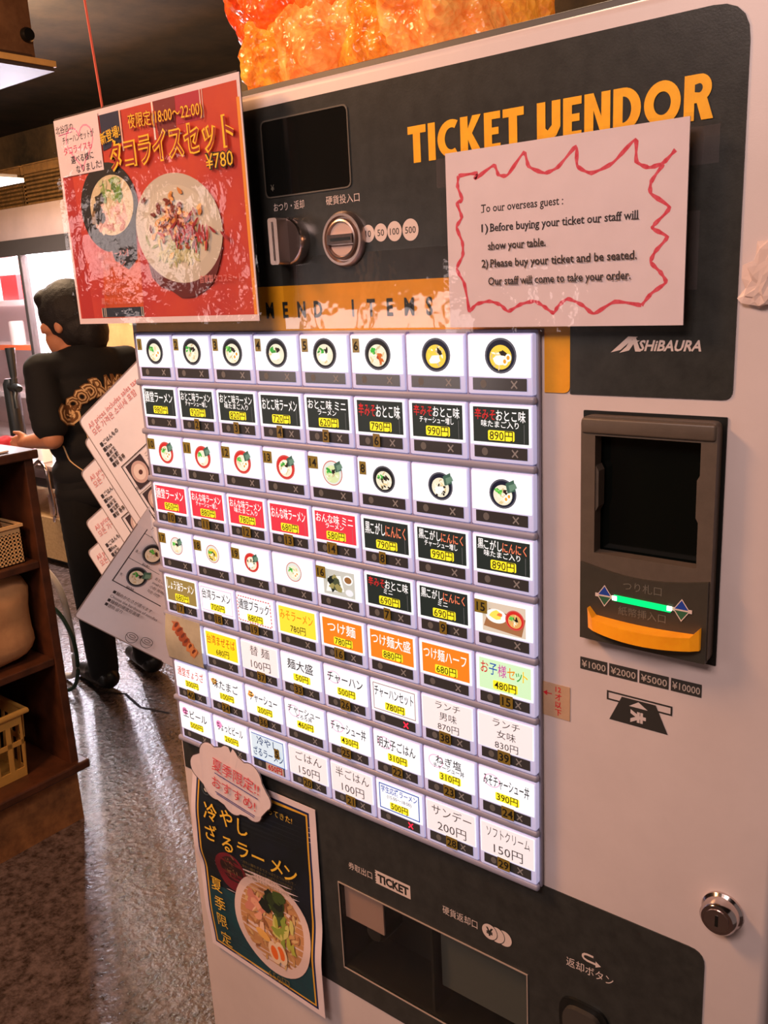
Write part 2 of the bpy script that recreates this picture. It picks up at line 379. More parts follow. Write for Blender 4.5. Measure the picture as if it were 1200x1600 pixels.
# title lettering, drawn letter by letter
def glyph(ch):
    t = 0.27
    if ch == 'T': return 0.70, [[(0, 1), (0.70, 1), (0.70, 0.79), (0.48, 0.79), (0.48, 0), (0.20, 0), (0.20, 0.79), (0, 0.79)]]
    if ch == 'I': return t, [[(0, 0), (t, 0), (t, 1), (0, 1)]]
    if ch == 'C':
        o = ell(0.52, 0.5, 0.52, 0.5, 22, 0, math.radians(62), math.radians(298)); i = ell(0.52, 0.5, 0.25, 0.29, 22, 0, math.radians(62), math.radians(298))
        return 0.76, [o + i[::-1]]
    if ch == 'K': return 0.76, [[(0, 0), (t, 0), (t, 0.40), (0.46, 0), (0.78, 0), (0.42, 0.55), (0.74, 1), (0.44, 1), (t, 0.68), (t, 1), (0, 1)]]
    if ch == 'E': return 0.56, [[(0, 0), (0.56, 0), (0.56, 0.19), (t, 0.19), (t, 0.42), (0.50, 0.42), (0.50, 0.60), (t, 0.60), (t, 0.81), (0.56, 0.81), (0.56, 1), (0, 1)]]
    if ch == 'V': return 0.74, [[(0, 1), (t, 1), (t, 0.36), (0.34, 0.30), (0.47, 0.42), (0.47, 1), (0.74, 1), (0.74, 0.36), (0.62, 0.16), (0.36, 0), (0, 0)]]
    if ch == 'N': return 0.76, [[(0, 0), (t, 0), (t, 0.60), (0.50, 0), (0.76, 0), (0.76, 1), (0.50, 1), (0.50, 0.44), (0.27, 1), (0, 1)]]
    if ch == 'D': return 0.78, [[(0, 0)] + ell(0.28, 0.5, 0.50, 0.5, 16, 0, -PI / 2, PI / 2) + [(0, 1)]], [(0.27, 0.2)] + ell(0.27, 0.5, 0.24, 0.30, 16, 0, -PI / 2, PI / 2) + [(0.27, 0.8)]
    if ch == 'O': return 0.98, [('ring', ell(0.49, 0.5, 0.49, 0.5, 36), ell(0.49, 0.5, 0.23, 0.26, 36))]
    if ch == 'R':
        o = ell(0.40, 0.70, 0.30, 0.30, 14, 0, -PI / 2, PI / 2)
        i = ell(0.38, 0.70, 0.09, 0.10, 10, 0, -PI / 2, PI / 2)
        return 0.74, [[(0, 0), (t, 0), (t, 0.38), (0.33, 0.38), (0.46, 0), (0.76, 0), (0.60, 0.44)] + o[3:] + [(0, 1)]], [(t, 0.62)] + i + [(t, 0.78)]
p = Print(); pen = 0.0; hole = Print()
scale_x = 0.1720 / 9.95; hz = 0.0188
def deco(word, x, step=0.085):
    for ch in word:
        g = glyph(ch)
        for pl in g[1]:
            if pl[0] == 'ring': p.ring(ss([(0.2535 + (x + a) * scale_x, 0.0926 + b * hz) for a, b in pl[1]]), ss([(0.2535 + (x + a) * scale_x, 0.0926 + b * hz) for a, b in pl[2]]), m_gold)
            else: p.poly(ss([(0.2535 + (x + a) * scale_x, 0.0926 + b * hz) for a, b in pl]), m_gold)
        if len(g) > 2: p.poly(ss([(0.2535 + (x + a) * scale_x, 0.0926 + b * hz) for a, b in g[2]]), m_black)
        x += g[0] + step
    return x
x = deco('TICKET', 0.0); x = deco('VENDOR', x + 0.34)
p.build('title_lettering', lambda a, b, d: front(a, b, d + 0.0012), machine)
for word, k0 in (('RECOMMEND', 0), ('ITEMS', 10)):
    p = Print()
    for i, ch in enumerate(word): p.text(ch, PX(0.0655 + (i + k0) * 0.01418), PX(0.0162), 0.0205, ink((40, 40, 36), 0, 0.35), bold=0.035, xs=0.72)
    p.build('band_lettering', lambda a, b, d: front(a, b, d + 0.0013), machine)
# maker's mark
p = Print()
p.text('SHiBAURA', PX(0.4035), PX(-0.0055), 0.0105, m_pale, bold=0.03, shear=0.25, maxw=PX(0.0310))
for a0, z0, a1, z1, k in ((0.3735, -0.0090, 0.3875, -0.0012, 1), (0.378, -0.0092, 0.3885, -0.0030, .7)):
    p.poly(ss([(a0, z0), (a0 + 0.0035, z0 + 0.003), (a1 - 0.005, z1), (a1, z1 - 0.0002), (a1 - 0.003, z1 - 0.0016), (a0 + 0.005, z0 + 0.0012)]), m_pale)
p.poly(ss([(0.3845, -0.0020), (0.3865, -0.0020), (0.3890, -0.0085), (0.3862, -0.0085)]), m_pale)
p.build('maker_mark', lambda a, b, d: front(a, b, d + 0.0012), machine)

# display window
dw = [(0.141, 0.0845), (0.2118, 0.0845), (0.2118, 0.1297), (0.141, 0.1297)]
dr = ss(rounded(dw, 0.004)); di = ss(rounded([(0.1418, 0.0853), (0.2110, 0.0853), (0.2110, 0.1289), (0.1418, 0.1289)], 0.0036))
disp = MB().prism(di, front, 0.0009, 0.0016, mat('display_smoke', (20, 20, 18), 0.10)).build('display_window', machine)
MB().ringprism(dr, di, front, 0.0009, 0.0020, mat('display_groove', (96, 88, 78), 0.4)).build('display_rim', disp)
p = Print(); p.text('¥', PX(0.1475), PX(0.0905), 0.008, mat('dim_print', (110, 104, 92), 0.5)); p.build('yen_mark', lambda a, b, d: front(a, b, d + 0.0017), disp)
for t, x in (('おつり・返却', 0.1600), ('硬貨投入口', 0.2040)):
    p = Print(); p.text(t, PX(x), PX(0.0787), 0.0083, m_pale, maxw=PX(0.026)); p.build('caption', lambda a, b, d: front(a, b, d + 0.0012), machine)
MB().box((PX(0.150), FY - 0.0018, PZ(0.004)), (PX(0.282), FY - 0.0014, PZ(0.0480)), film('clear_cover_film', gloss=0.07, rough=0.04, bump=0.22, bscale=11)).build('clear_cover_film', machine)
# return dial
dp = plane(fr(0.1615, 0.0575))
dial = MB().lathe([(0.0215, 0.0), (0.0215, 0.010), (0.0200, 0.013), (0.0, 0.013)], dp, m_chrome, 40).build('return_dial', machine, True)
g = MB(); M = None
bx = rrect(-0.0058, -0.0205, 0.0058, 0.0205, 0.0025)
g.prism(bx, dp, 0.012, 0.027, m_steel).build('grip', dial)
MB().box(fr(0.1615, 0.0575, 0.0274) - V((0.0006, 0.0004, 0.017)), fr(0.1615, 0.0575, 0.0274) + V((0.0006, 0.0004, 0.017)), m_chrome).build('pointer_line', dial)
p = Print(); pts = ell(PX(0.1615), PX(0.0575), 0.0258, 0.0258, 12, 0, math.radians(140), math.radians(220)); p.stroke(pts, 0.0022, m_pale)
p.poly([(pts[0][0] - 0.003, pts[0][1] - 0.001), (pts[0][0] + 0.003, pts[0][1] + 0.004), (pts[0][0] + 0.003, pts[0][1] - 0.003)], m_pale)
p.build('dial_arrow', lambda a, b, d: front(a, b, d + 0.0012), machine)
# coin slot
cp = plane(fr(0.2045, 0.0560))
coin = MB().lathe([(0.0240, 0.0), (0.0240, 0.004), (0.0222, 0.007), (0.0200, 0.007), (0.0190, 0.004), (0.0178, 0.004), (0.0170, 0.008), (0.0155, 0.0085), (0.0146, 0.006), (0.0, 0.006)], cp, m_steel, 44).build('coin_slot', machine, True)
for s in (1, -1):
    pts = ell(0, 0.0045 * s, 0.0125, 0.0092 * s, 14, 0, 0, PI)
    MB().prism(pts, cp, 0.0058, 0.0066, mat('coin_plate', (196, 164, 152), 0.5)).build('coin_plate', coin)
MB().prism([(-0.0145, -0.0042), (0.0145, -0.0042), (0.0145, 0.0042), (-0.0145, 0.0042)], cp, 0.0058, 0.0095, m_chrome).build('slot_bar', coin)
MB().prism([(-0.011, -0.0014), (0.0125, -0.0014), (0.0125, 0.0014), (-0.011, 0.0014)], cp, 0.0090, 0.0098, m_dark).build('slot_opening', coin)
for t, x, r in (('10', 0.2222, 0.0050), ('50', 0.2315, 0.0051), ('100', 0.2415, 0.0056), ('500', 0.2528, 0.0061)):
    p = Print(); p.ell(0, 0, r * SC * 0.92, r * SC * 0.98, m_pale); p.text(t, 0, 0, 0.0078, ink((60, 52, 48)), maxw=r * SC * 1.45, bold=0.01)
    p.build('coin_mark', plane(fr(x, 0.0580, 0.0012)), machine)

# bill acceptor
bp_ = plane(fr(0, 0)); m_orange = mat('amber_tray', (250, 150, 22), 0.35, emit=0.25, var=0.1, vscale=60)
out = ss(rounded([(0.3590, -0.1640), (0.4318, -0.1640), (0.4318, -0.0385), (0.3590, -0.0385)], 0.0006, 5))
bill = MB().prism(out, front, 0.0, 0.0012, m_dark).build('bill_acceptor', machine)
boolean_cut(bill, [BILL])
o1 = ss(rounded([(0.3612, -0.1612), (0.4300, -0.1612), (0.4300, -0.0402), (0.3612, -0.0402)], 0.004, 4)); i1 = ss(rounded([(0.3690, -0.1120), (0.4225, -0.1120), (0.4225, -0.0500), (0.3690, -0.0500)], 0.0004, 4))
MB().ringprism(o1, i1, front, 0.001, 0.012, m_bezel).build('bezel', bill, True)
BY = FY - 0.012
i2 = ss(rounded([(0.3635, -0.1180), (0.4280, -0.1180), (0.4280, -0.0455), (0.3635, -0.0455)], 0.002, 4))
MB().box((PX(0.3645), 0.014, PZ(-0.117)), (PX(0.4275), 0.018, PZ(-0.047)), mat('bill_window_black', (8, 12, 10), 0.12)).build('dark_window', bill)
for x, s in ((0.3690, 1), (0.4225, -1)):
    pts = ss([(x, -0.0655), (x, -0.0900), (x + s * 0.0016, -0.0870), (x + s * 0.0016, -0.0685)])
    MB().prism(pts, front, 0.000, 0.0105, m_bezel).build('side_notch', bill)
MB().box((PX(0.3618), BY - 0.0018, PZ(-0.0490)), (PX(0.4294), BY + 0.004, PZ(-0.0410)), m_bezel, 0.0018, 3).build('bezel_brow', bill, True)
pts = [(PX(0.3622), PZ(-0.1602))] + [(PX(0.3622 + 0.0672 * i / 12), PZ(-0.1175 - 0.0045 * math.sin(PI * i / 12))) for i in range(13)] + [(PX(0.4294), PZ(-0.1602))]
low = MB().prism([(a, b) for a, b in pts], lambda a, b, d: V((a, BY - d, b)), -0.002, 0.0030, mat('bezel_dark_face', (62, 56, 46), 0.45, var=0.08, vscale=90)).build('lower_face', bill)
LF = lambda a, b, d: V((a, BY - 0.0032 - d, b))
GZ = -0.1340
MB().prism([(PX(0.3815), PZ(GZ - 0.0016)), (PX(0.4115), PZ(GZ - 0.0022)), (PX(0.4115), PZ(GZ + 0.0010)), (PX(0.3815), PZ(GZ + 0.0016))], LF, 0, 0.0008, mat('green_lamp', (0, 214, 110), 0.3, emit=1.25)).build('green_lamp', bill)
for x in (0.3820, 0.4110):
    MB().prism([(PX(x - 0.0012), PZ(GZ - 0.0012)), (PX(x + 0.0012), PZ(GZ - 0.0012)), (PX(x + 0.0012), PZ(GZ + 0.0012)), (PX(x - 0.0012), PZ(GZ + 0.0012))], LF, 0.0008, 0.0014, mat('green_lamp_core', (220, 255, 230), 0.3, emit=2.2)).build('lamp_core', bill)
p = Print()
p.text('つり札口', PX(0.3965), PZ(-0.1265), 0.0080, mat('dim_print', (110, 104, 92), 0.5)); p.text('紙幣挿入口', PX(0.3965), PZ(-0.1405), 0.0078, mat('dim_print', (110, 104, 92), 0.5))
for x in (0.3762, 0.4170):
    p.rect(PX(x - 0.0052), PZ(GZ - 0.0010), PX(x + 0.0052), PZ(GZ + 0.0010), m_pale)
    p.poly([(PX(x - 0.0042), PZ(GZ)), (PX(x + 0.0042), PZ(GZ)), (PX(x), PZ(GZ + 0.0060))], m_pale); p.poly([(PX(x - 0.0034), PZ(GZ + 0.0004)), (PX(x + 0.0034), PZ(GZ + 0.0004)), (PX(x), PZ(GZ + 0.0052))], ink((24, 64, 160)))
    p.poly([(PX(x - 0.0042), PZ(GZ)), (PX(x), PZ(GZ - 0.0060)), (PX(x + 0.0042), PZ(GZ))], m_pale); p.poly([(PX(x - 0.0034), PZ(GZ - 0.0004)), (PX(x), PZ(GZ - 0.0052)), (PX(x + 0.0034), PZ(GZ - 0.0004))], ink((44, 96, 66)))
p.build('bill_captions', LF, bill)
# curved amber tray with raised ends
tr = MB(); N = 16; ts = []
for i in range(N + 1):
    t = i / N; x = PX(0.3680 + 0.0590 * t); zt = PZ(-0.1452 - 0.0014 * math.sin(PI * t) + (0.0040 if i in (0, N) else 0)); zb = PZ(-0.1528 - 0.0014 * math.sin(PI * t)); yf = BY - 0.008 - 0.010 * math.sin(PI * t) ** 0.6
    ts += [V((x, BY - 0.003, zt)), V((x, yf, zt)), V((x, yf + 0.002, zb)), V((x, BY - 0.003, zb))]
tr.add(ts, [[4 * i + k, 4 * i + (k + 1) % 4, 4 * i + 4 + (k + 1) % 4, 4 * i + 4 + k] for i in range(N) for k in range(4)] + [[0, 1, 2, 3], [4 * N + 3, 4 * N + 2, 4 * N + 1, 4 * N]], m_orange)
tr.build('amber_tray', bill)
for i, t in enumerate(('¥1000', '¥2000', '¥5000', '¥10000')):
    x0 = 0.3578 + i * 0.01715; p = Print(); p.rect(PX(x0), PX(-0.1835), PX(x0 + 0.0160), PX(-0.1762), ink((52, 48, 44))); p.text(t, PX(x0 + 0.008), PX(-0.1800), 0.0084, ink((190, 172, 160)), maxw=PX(0.0145), bold=0.005)
    p.build('note_value_tag', lambda a, b, d: front(a, b, d + 0.0003), machine)
p = Print(); k_ = ink((48, 44, 40))
p.frame(PX(0.3738), PX(-0.1980), PX(0.4105), PX(-0.1925), 0.0014, k_)
p.poly(ss([(0.3825, -0.1942), (0.4015, -0.1942), (0.4085, -0.2095), (0.3755, -0.2095)]), k_)
p.poly(ss([(0.3868, -0.1985), (0.3972, -0.1985), (0.3920, -0.1950)]), m_white); p.text('¥', PX(0.3920), PX(-0.2040), 0.016, m_white, rot=PI / 2, bold=0.05)
p.build('note_icon', lambda a, b, d: front(a, b, d + 0.0003), machine)
# lock
lk = plane(fr(0.4415, -0.3035))
lock = MB().lathe([(0.0165, 0), (0.0165, 0.002), (0.0145, 0.004), (0.0145, 0.012), (0.0125, 0.0145), (0.0, 0.0145)], lk, m_chrome, 36).build('lock', machine, True)
MB().prism(ell(0, 0, 0.0095, 0.0095, 24), lk, 0.0142, 0.0152, m_steel).build('lock_core', lock)
MB().prism([(-0.0012, -0.005), (0.0012, -0.005), (0.0012, 0.005), (-0.0012, 0.005)], lk, 0.0150, 0.0156, m_dark).build('keyhole', lock)

# ticket outlet and coin return
(lx, ly, lz), (hx, hy, hzz) = POCKET
pk = MB(); t = 0.0015
pk.box((lx, 0.074, lz), (hx, 0.078, hzz), mat('outlet_dark', (26, 25, 22), 0.5)).box((lx, FY, lz), (lx + t, 0.076, hzz), m_dark).box((hx - t, FY, lz), (hx, 0.076, hzz), m_dark).box((lx, FY, lz), (hx, 0.076, lz + t), m_dark).box((lx, FY, hzz - t), (hx, 0.076, hzz), m_dark)
outlet = pk.build('ticket_outlet', machine)
MB().box((lx + 0.002, 0.017, PZ(-0.4390)), (lx + 0.058, 0.019, PZ(-0.4085)), mat('outlet_pinkish_chute', (176, 142, 134), 0.4)).build('ticket_chute', outlet)  # plate coloured as the pinkish reflection in the flap
MB().lathe([(0.014, 0.0), (0.014, 0.03), (0.010, 0.036), (0, 0.036)], plane((lx + 0.040, 0.056, PZ(-0.444))), m_dark, 24).build('roller', outlet, True)
MB().box((PX(0.247), 0.026, PZ(-0.462)), (PX(0.318), 0.030, PZ(-0.418)), mat('coin_cup_grey', (84, 86, 84), 0.4)).build('coin_cup', outlet)
MB().box((PX(0.2425), FY + 0.004, lz), (PX(0.2445), 0.074, hzz), m_dark).build('divider', outlet)
fo = [(lx - 0.0012, lz - 0.0012 - 0), (hx + 0.0012, lz - 0.0012), (hx + 0.0012, hzz + 0.0012), (lx - 0.0012, hzz + 0.0012)]
fi = [(lx, lz), (hx, lz), (hx, hzz), (lx, hzz)]
MB().ringprism(fo, fi, lambda a, b, d: V((a, FY - d, b)), 0.0, 0.002, mat('clear_rim', (168, 150, 138), 0.3)).build('outlet_rim', outlet)
MB().box((lx, FY - 0.001, lz), (hx, FY + 0.001, hzz), film('smoked_flap', (250, 250, 246), 0.03)).build('clear_flap', outlet)
p = Print()
p.text('券取出口', PX(0.1835), PX(-0.3872), 0.0100, m_pale, maxw=PX(0.0225)); z = -0.3860
tk = [(0.1975, -0.3915), (0.2295, -0.3915), (0.2295, -0.3805), (0.1975, -0.3805)]
tz = [(0.1975 + (0.0012 if i % 2 else 0), -0.3805 - 0.011 * i / 10) for i in range(11)]
p.poly(ss(tz + [(0.2295, -0.3915), (0.2295, -0.3805)]), m_pale); p.text('TICKET', PX(0.2140), PX(-0.3860), 0.0135, ink((40, 38, 34)), maxw=PX(0.0280), bold=0.05)
p.build('ticket_caption', lambda a, b, d: front(a, b, d + 0.0012), machine); p = Print()
p.text('硬貨返却口', PX(0.2710), PX(-0.3868), 0.0105, m_pale, maxw=PX(0.0280))
for x in (0.3055, 0.3000, 0.2945): p.ell(PX(x), PX(-0.3870), 0.0094, 0.0094, ink((46, 45, 42), 0, 0.35)); p.ell(PX(x), PX(-0.3870), 0.0086, 0.0086, m_pale)
p.text('¥', PX(0.2945), PX(-0.3870), 0.0120, ink((40, 38, 34)), bold=0.04)
p.build('coin_return_caption', lambda a, b, d: front(a, b, d + 0.0012), machine); p = Print()
p.text('返却ボタン', PX(0.3655), PX(-0.3815), 0.0108, m_pale, maxw=PX(0.0310))
p.stroke(ss([(0.3680, -0.3700)] + [(0.3640 - 0.0030 * math.sin(a), -0.3722 + 0.0022 * math.cos(a)) for a in (0, .6, 1.2, 1.8, 2.4, 3.14)] + [(0.3700, -0.3744)]), 0.0022, m_pale)
p.poly(ss([(0.3695, -0.3722), (0.3695, -0.3766), (0.3730, -0.3744)]), m_pale)
p.build('return_caption', lambda a, b, d: front(a, b, d + 0.0012), machine)
rb = MB().prism(ss(rounded([(0.346, -0.436), (0.379, -0.436), (0.379, -0.406), (0.346, -0.406)], 0.011)), front, 0.0008, 0.004, m_dark).build('return_button', machine, True)
MB().prism(ss(rounded([(0.350, -0.432), (0.375, -0.432), (0.375, -0.410), (0.350, -0.410)], 0.009)), front, 0.003, 0.009, mat('return_button_cap', (66, 60, 54), 0.35)).build('button_cap', rb, True)

# ------------------------------------------------------------------ the 72 lit buttons
PXC, PZC = 0.0420 * SC, 0.03737 * SC
CW, CH = 0.0577, 0.0330                                        # a menu card
hb = MB().box((PX(-0.0095), 0.0065, PZ(-0.3345)), (PX(0.3348), 0.0115, PZ(0.0030)), m_mauve, 0.002).build('button_housing', machine, True)
for r in range(9):
    zc = Z0 - r * PZC - 0.0514
    MB().box((PX(-0.0080), 0.0005, zc - 0.0036), (PX(0.3344), 0.0070, zc + 0.0036), m_mauve, 0.0028, 3).build('row_ledge', hb, True)
for c in range(8):
    x = c * PXC - 0.0026
    MB().box((x - 0.0006, 0.002, PZ(-0.333)), (x + 0.0006, 0.007, PZ(0.002)), mat('lilac_divider', (170, 160, 196), 0.3)).build('column_divider', hb)
EW = 0.95
def lit(rgb, e=EW): return mat('lit_%d_%d_%d_%d' % (rgb[0], rgb[1], rgb[2], int(e * 100)), tuple(int(c * 0.6) for c in rgb), 0.4, emit=e, ecol=rgb)
LW = mat('lit_white_card', (170, 170, 174), 0.4, emit=0.92, ecol=(250, 250, 255))
K = ink((26, 24, 22)); WT = mat('lit_white_ink', (180, 180, 180), 0.4, emit=0.85, ecol=(255, 255, 255))
YB = lit((255, 234, 40)); DK = lit((40, 50, 46), 0.55); RD = lit((226, 52, 68)); OR = lit((250, 128, 30)); YE = lit((255, 224, 60))
GN = lit((206, 238, 190)); OL = lit((150, 124, 66)); RT = lit((226, 40, 40), 0.7); GR = ink((92, 90, 92)); PK = lit((250, 170, 206)); BL = lit((30, 90, 200), 0.6); OT = lit((240, 130, 20))
def bowl(p, cx, cz, r, kind, rnd, L=lit):
    rim = {'k': (24, 26, 30), 'b': (20, 28, 58), 'r': (214, 40, 36), 'w': (226, 232, 226), 'g': (60, 66, 66)}[kind[0]]
    soup = {'w': (240, 232, 206), 'y': (244, 206, 70), 'o': (226, 168, 96), 'd': (110, 84, 60), 'g': (214, 226, 170)}[kind[1]]
    e = 0.35 if kind[0] in 'kbg' else 0.85
    p.ell(cx, cz, r, r * 0.97, L(rim, e)); p.ring(ell(cx, cz, r * 0.97, r * 0.94), ell(cx, cz, r * 0.90, r * 0.87), L((110, 112, 124) if kind[0] in 'kbg' else (240, 120, 110), 0.5))
    sz = cz - r * 0.08
    p.ell(cx, sz, r * 0.70, r * 0.67, L(soup, 0.9))
    for i in range(18):
        a = rnd.uniform(0, 2 * PI); q = rnd.uniform(0, 0.56) * r
        col = rnd.choice([(250, 246, 226), tuple(min(255, int(c * 1.06)) for c in soup), (226, 204, 150), (206, 186, 140)]); p.blob(cx + q * math.cos(a), sz + q * math.sin(a), r * 0.17, r * 0.06, L(col, 0.9), 8, 0.3, rnd.uniform(0, 3), rnd)
    t = kind[2:]
    if 'g' in t:
        for i in range(9): p.blob(cx - r * 0.24 + rnd.uniform(-.24, .20) * r, sz + r * 0.28 + rnd.uniform(-.14, .14) * r, r * 0.13, r * 0.08, L(rnd.choice([(60, 190, 60), (120, 214, 90), (60, 150, 60)]), 0.8), 7, 0.35, rnd.uniform(0, 3), rnd)
    if 'k' in t:
        for i in range(3): p.blob(cx + r * 0.22 + rnd.uniform(-.12, .12) * r, sz + r * 0.24 + rnd.uniform(-.1, .1) * r, r * 0.18, r * 0.10, L(rnd.choice([(60, 40, 26), (36, 26, 20)]), 0.4), 7, 0.4, rnd.uniform(0, 3), rnd)
    if 'c' in t:
        for i in range(6): p.blob(cx + r * 0.22 + rnd.uniform(-.25, .2) * r, sz - r * 0.1 + rnd.uniform(-.42, .3) * r, r * 0.16, r * 0.11, L(rnd.choice([(206, 70, 20), (226, 110, 30), (180, 56, 20)]), 0.7), 7, 0.4, rnd.uniform(0, 3), rnd)
    if 'm' in t:
        for i in range(8): p.blob(cx + rnd.uniform(-.5, .5) * r, sz + rnd.uniform(-.5, .35) * r, r * 0.13, r * 0.08, L((52, 38, 26), 0.4), 6, 0.4, rnd.uniform(0, 3), rnd)
    if 'p' in t: p.blob(cx - r * 0.05, sz - r * 0.16, r * 0.40, r * 0.26, L((250, 246, 240), 0.95), 10, 0.2, 0.2, rnd)
    if 'e' in t:
        for dx, dz in ((0.30, -0.22), (0.52, -0.02)):
            p.ell(cx + dx * r, sz + dz * r, r * 0.19, r * 0.22, L((252, 250, 244), 0.95), 14); p.ell(cx + dx * r, sz + dz * r, r * 0.10, r * 0.12, L((246, 160, 40), 0.9), 10)
    if 'n' in t:
        p.poly([(cx + r * 0.42, cz + r * 0.10), (cx + r * 1.02, cz + r * 0.30), (cx + r * 0.88, cz + r * 1.02), (cx + r * 0.28, cz + r * 0.72)], L((70, 110, 92), 0.6))
        p.poly([(cx + r * 0.60, cz + r * 0.20), (cx + r * 1.12, cz + r * 0.52), (cx + r * 0.98, cz + r * 0.80), (cx + r * 0.50, cz + r * 0.62)], L((120, 160, 136), 0.6))
def name(p, runs, cz, size, maxw=0.049, rot=-0.02, bold=0.008):
    """one line of lettering out of runs (text, ink)"""
    ws = [text_geo(t, bold) for t, _ in runs]; ws = [(g[3] - g[2]) + 0.08 for g in ws]; tot = sum(ws) * size; k = min(1.0, maxw / tot); x = -tot * k / 2
    for (t, mt), wd in zip(runs, ws):
        p.text(t, x, cz + (x + wd * size * k / 2) * rot, size, mt, bold=bold, rot=rot, align='L', xs=k); x += wd * size * k
def price(p, t, cz, cx=0.0, wd=0.024, badge=True):
    if badge: p.rr(cx - wd / 2, cz - 0.0042, cx + wd / 2, cz + 0.0042, 0.0014, YB)
    p.text(t + '円', cx, cz, 0.0098, ink((44, 38, 8)), maxw=wd * 0.88, bold=0.006, rot=-0.01)
def T(bg, lines, pr, **k): return dict(bg=bg, lines=lines, pr=pr, **k)
OTO = [('おとこ味', WT)]; KUR = [('黒', WT), ('こがし', WT), ('にんにく', lit((250, 130, 90)))]; KAR = [('辛みそ', RT), ('おとこ味', WT)]; ONN = 'おんな味'
CS = [('チャーシュー増し', WT)]; AT = [('味たまご入り', WT)]
rows = [
 [('kwge', 'small egg'), ('kwgk', ''), ('kwgke', ''), ('kwgkp', ''), ('kwgkp', ''), ('kwgc', ''), ('byopk', ''), ('bykpe', '')],
 [T(DK, [[('通堂ラーメン', WT)]], '980'), T(DK, [[('おとこ味ラーメン', WT)], CS], '920'), T(DK, [[('おとこ味ラーメン', WT)], AT], '820'), T(DK, [[('おとこ味ラーメン', WT)]], '720'), T(DK, [[('おとこ味 ミニ', WT)], [('ラーメン', WT)]], '620'), T(DK, [KAR], '790'), T(DK, [KAR, CS], '990'), T(DK, [KAR, AT], '890')],
 [('rwgen', ''), ('rwgnp', ''), ('rwgen', ''), ('rwgknp', ''), ('wggkn', ''), ('kwgkm', ''), ('bwmnp', ''), ('bwgkne', '')],
 [T(RD, [[('通堂ラーメン', WT)]], '950'), T(RD, [[(ONN + 'ラーメン', WT)], CS], '880'), T(RD, [[(ONN + 'ラーメン', WT)], AT], '780'), T(RD, [[(ONN + 'ラーメン', WT)]], '680'), T(RD, [[(ONN + ' ミニ', WT)], [('ラーメン', WT)]], '580'), T(DK, [KUR], '790'), T(DK, [KUR, CS], '990'), T(DK, [KUR, AT], '890')],
 [('wwgkn', ''), ('wygm', ''), ('rwmpn', ''), ('wwge', ''), ('tray', ''), T(DK, [KAR, [('         ミニ', WT)]], '690'), T(DK, [KUR, [('         ミニ', WT)]], '690'), ('set', '')],
 [T(OL, [[('しょう油ラーメン', WT)]], '680'), T(None, [[('台湾ラーメン', K)]], '700', border=PK), T(None, [[('通堂ブラック', K)]], '680', border=RT, dash=True), T(YE, [[('みそラーメン', OT)]], '780', nobadge=True), T(OR, [[('つけ麺', WT)]], '780'), T(OR, [[('つけ麺大盛', WT)]], '880'), T(OR, [[('つけ麺ハーフ', WT)]], '680'), T(GN, [[('お', RT), ('子', BL), ('様', lit((220, 80, 180), .7)), ('セ', lit((240, 150, 20), .8)), ('ッ', lit((60, 170, 60), .7)), ('ト', lit((250, 200, 0), .9))]], '480')],
 [None, T(lit((255, 220, 30)), [[('台湾まぜそば', lit((220, 90, 20), .7))]], '680', nobadge=True), T('plain', ['替 麺', '100円'], ''), T(None, [[('麺大盛', K)]], '50'), T(None, [[('チャーハン', K)]], '500', dot=True), T(None, [[('チャーハンセット', K)]], '780', border=lit((180, 130, 120), .5), red=True), T('plain', ['ランチ', '男味', '870円'], ''), T('plain', ['ランチ', '女味', '830円'], '')],
 [T(None, [[('通堂ぎょうざ', lit((220, 70, 30), .7))]], '300'), T(None, [[('味たまご', K)]], '100', dot='o'), T(None, [[('チャーシュー', K)]], '200', dot='o'), T(None, [[('チャーシュー', K)], [('   とろろ丼', K)]], '460', dot=True), T(None, [[('チャーシュー丼', K)]], '430', dot=True), T(None, [[('明太子ごはん', K)]], '310', dot=True), T(None, [[('ねぎ塩', K)], [('  チャーシュー丼', K)]], '310', dot=True), T(None, [[('みそチャーシュー丼', K)]], '390', dot=True)],
 [T(None, [[('生ビール', K)]], '500', dot='p'), T(None, [[('ちょっとビール', K)]], '260', dot='p'), T('cold', [], ''), T('plain', ['ごはん', '150円'], ''), T('plain', ['半ごはん', '100円'], ''), T('student', [], '', red=True), T('plain', ['サンデー', '200円'], ''), T('plain', ['ソフトクリーム', '150円'], '')],
]
tapes = {(0, 0): '1', (0, 1): '2', (0, 2): '3', (0, 3): '4', (0, 4): '5', (0, 5): '6', (1, 1): '2', (1, 2): '3', (1, 3): '4', (1, 4): '5', (1, 5): '6',
 (2, 0): '10', (2, 1): '11', (2, 2): '12', (2, 3): '13', (2, 4): '14', (2, 5): '8', (3, 0): '10', (3, 1): '11', (3, 2): '12', (3, 3): '13', (3, 4): '14', (3, 5): '8',
 (4, 0): '17', (4, 1): '18', (4, 2): '19', (4, 4): '16', (4, 5): '7', (4, 6): '9', (4, 7): '15', (5, 0): '17', (5, 1): '18', (5, 2): '19', (5, 4): '16', (5, 7): '15',
 (6, 2): '37', (6, 3): '33', (6, 4): '26', (6, 6): '38', (6, 7): '39', (7, 0): '40', (7, 1): '34', (7, 2): '36', (7, 4): '25', (7, 5): '22', (7, 6): '23', (7, 7): '24', (8, 2): '5', (8, 3): '20', (8, 4): '21', (8, 6): '28', (8, 7): '29'}
b0 = MB().box((-0.0014, 0.0006, -0.0474), (CW + 0.0014, 0.0110, 0.0014), m_lip, 0.0016, 2)
btn_me = None
m_tape = mat('brown_number_tape', (128, 104, 40), 0.25, emit=0.16)  # both tapes get a faint glow in their colour to brighten them
m_tapetop = mat('olive_number_tape', (136, 116, 44), 0.25, emit=0.2)
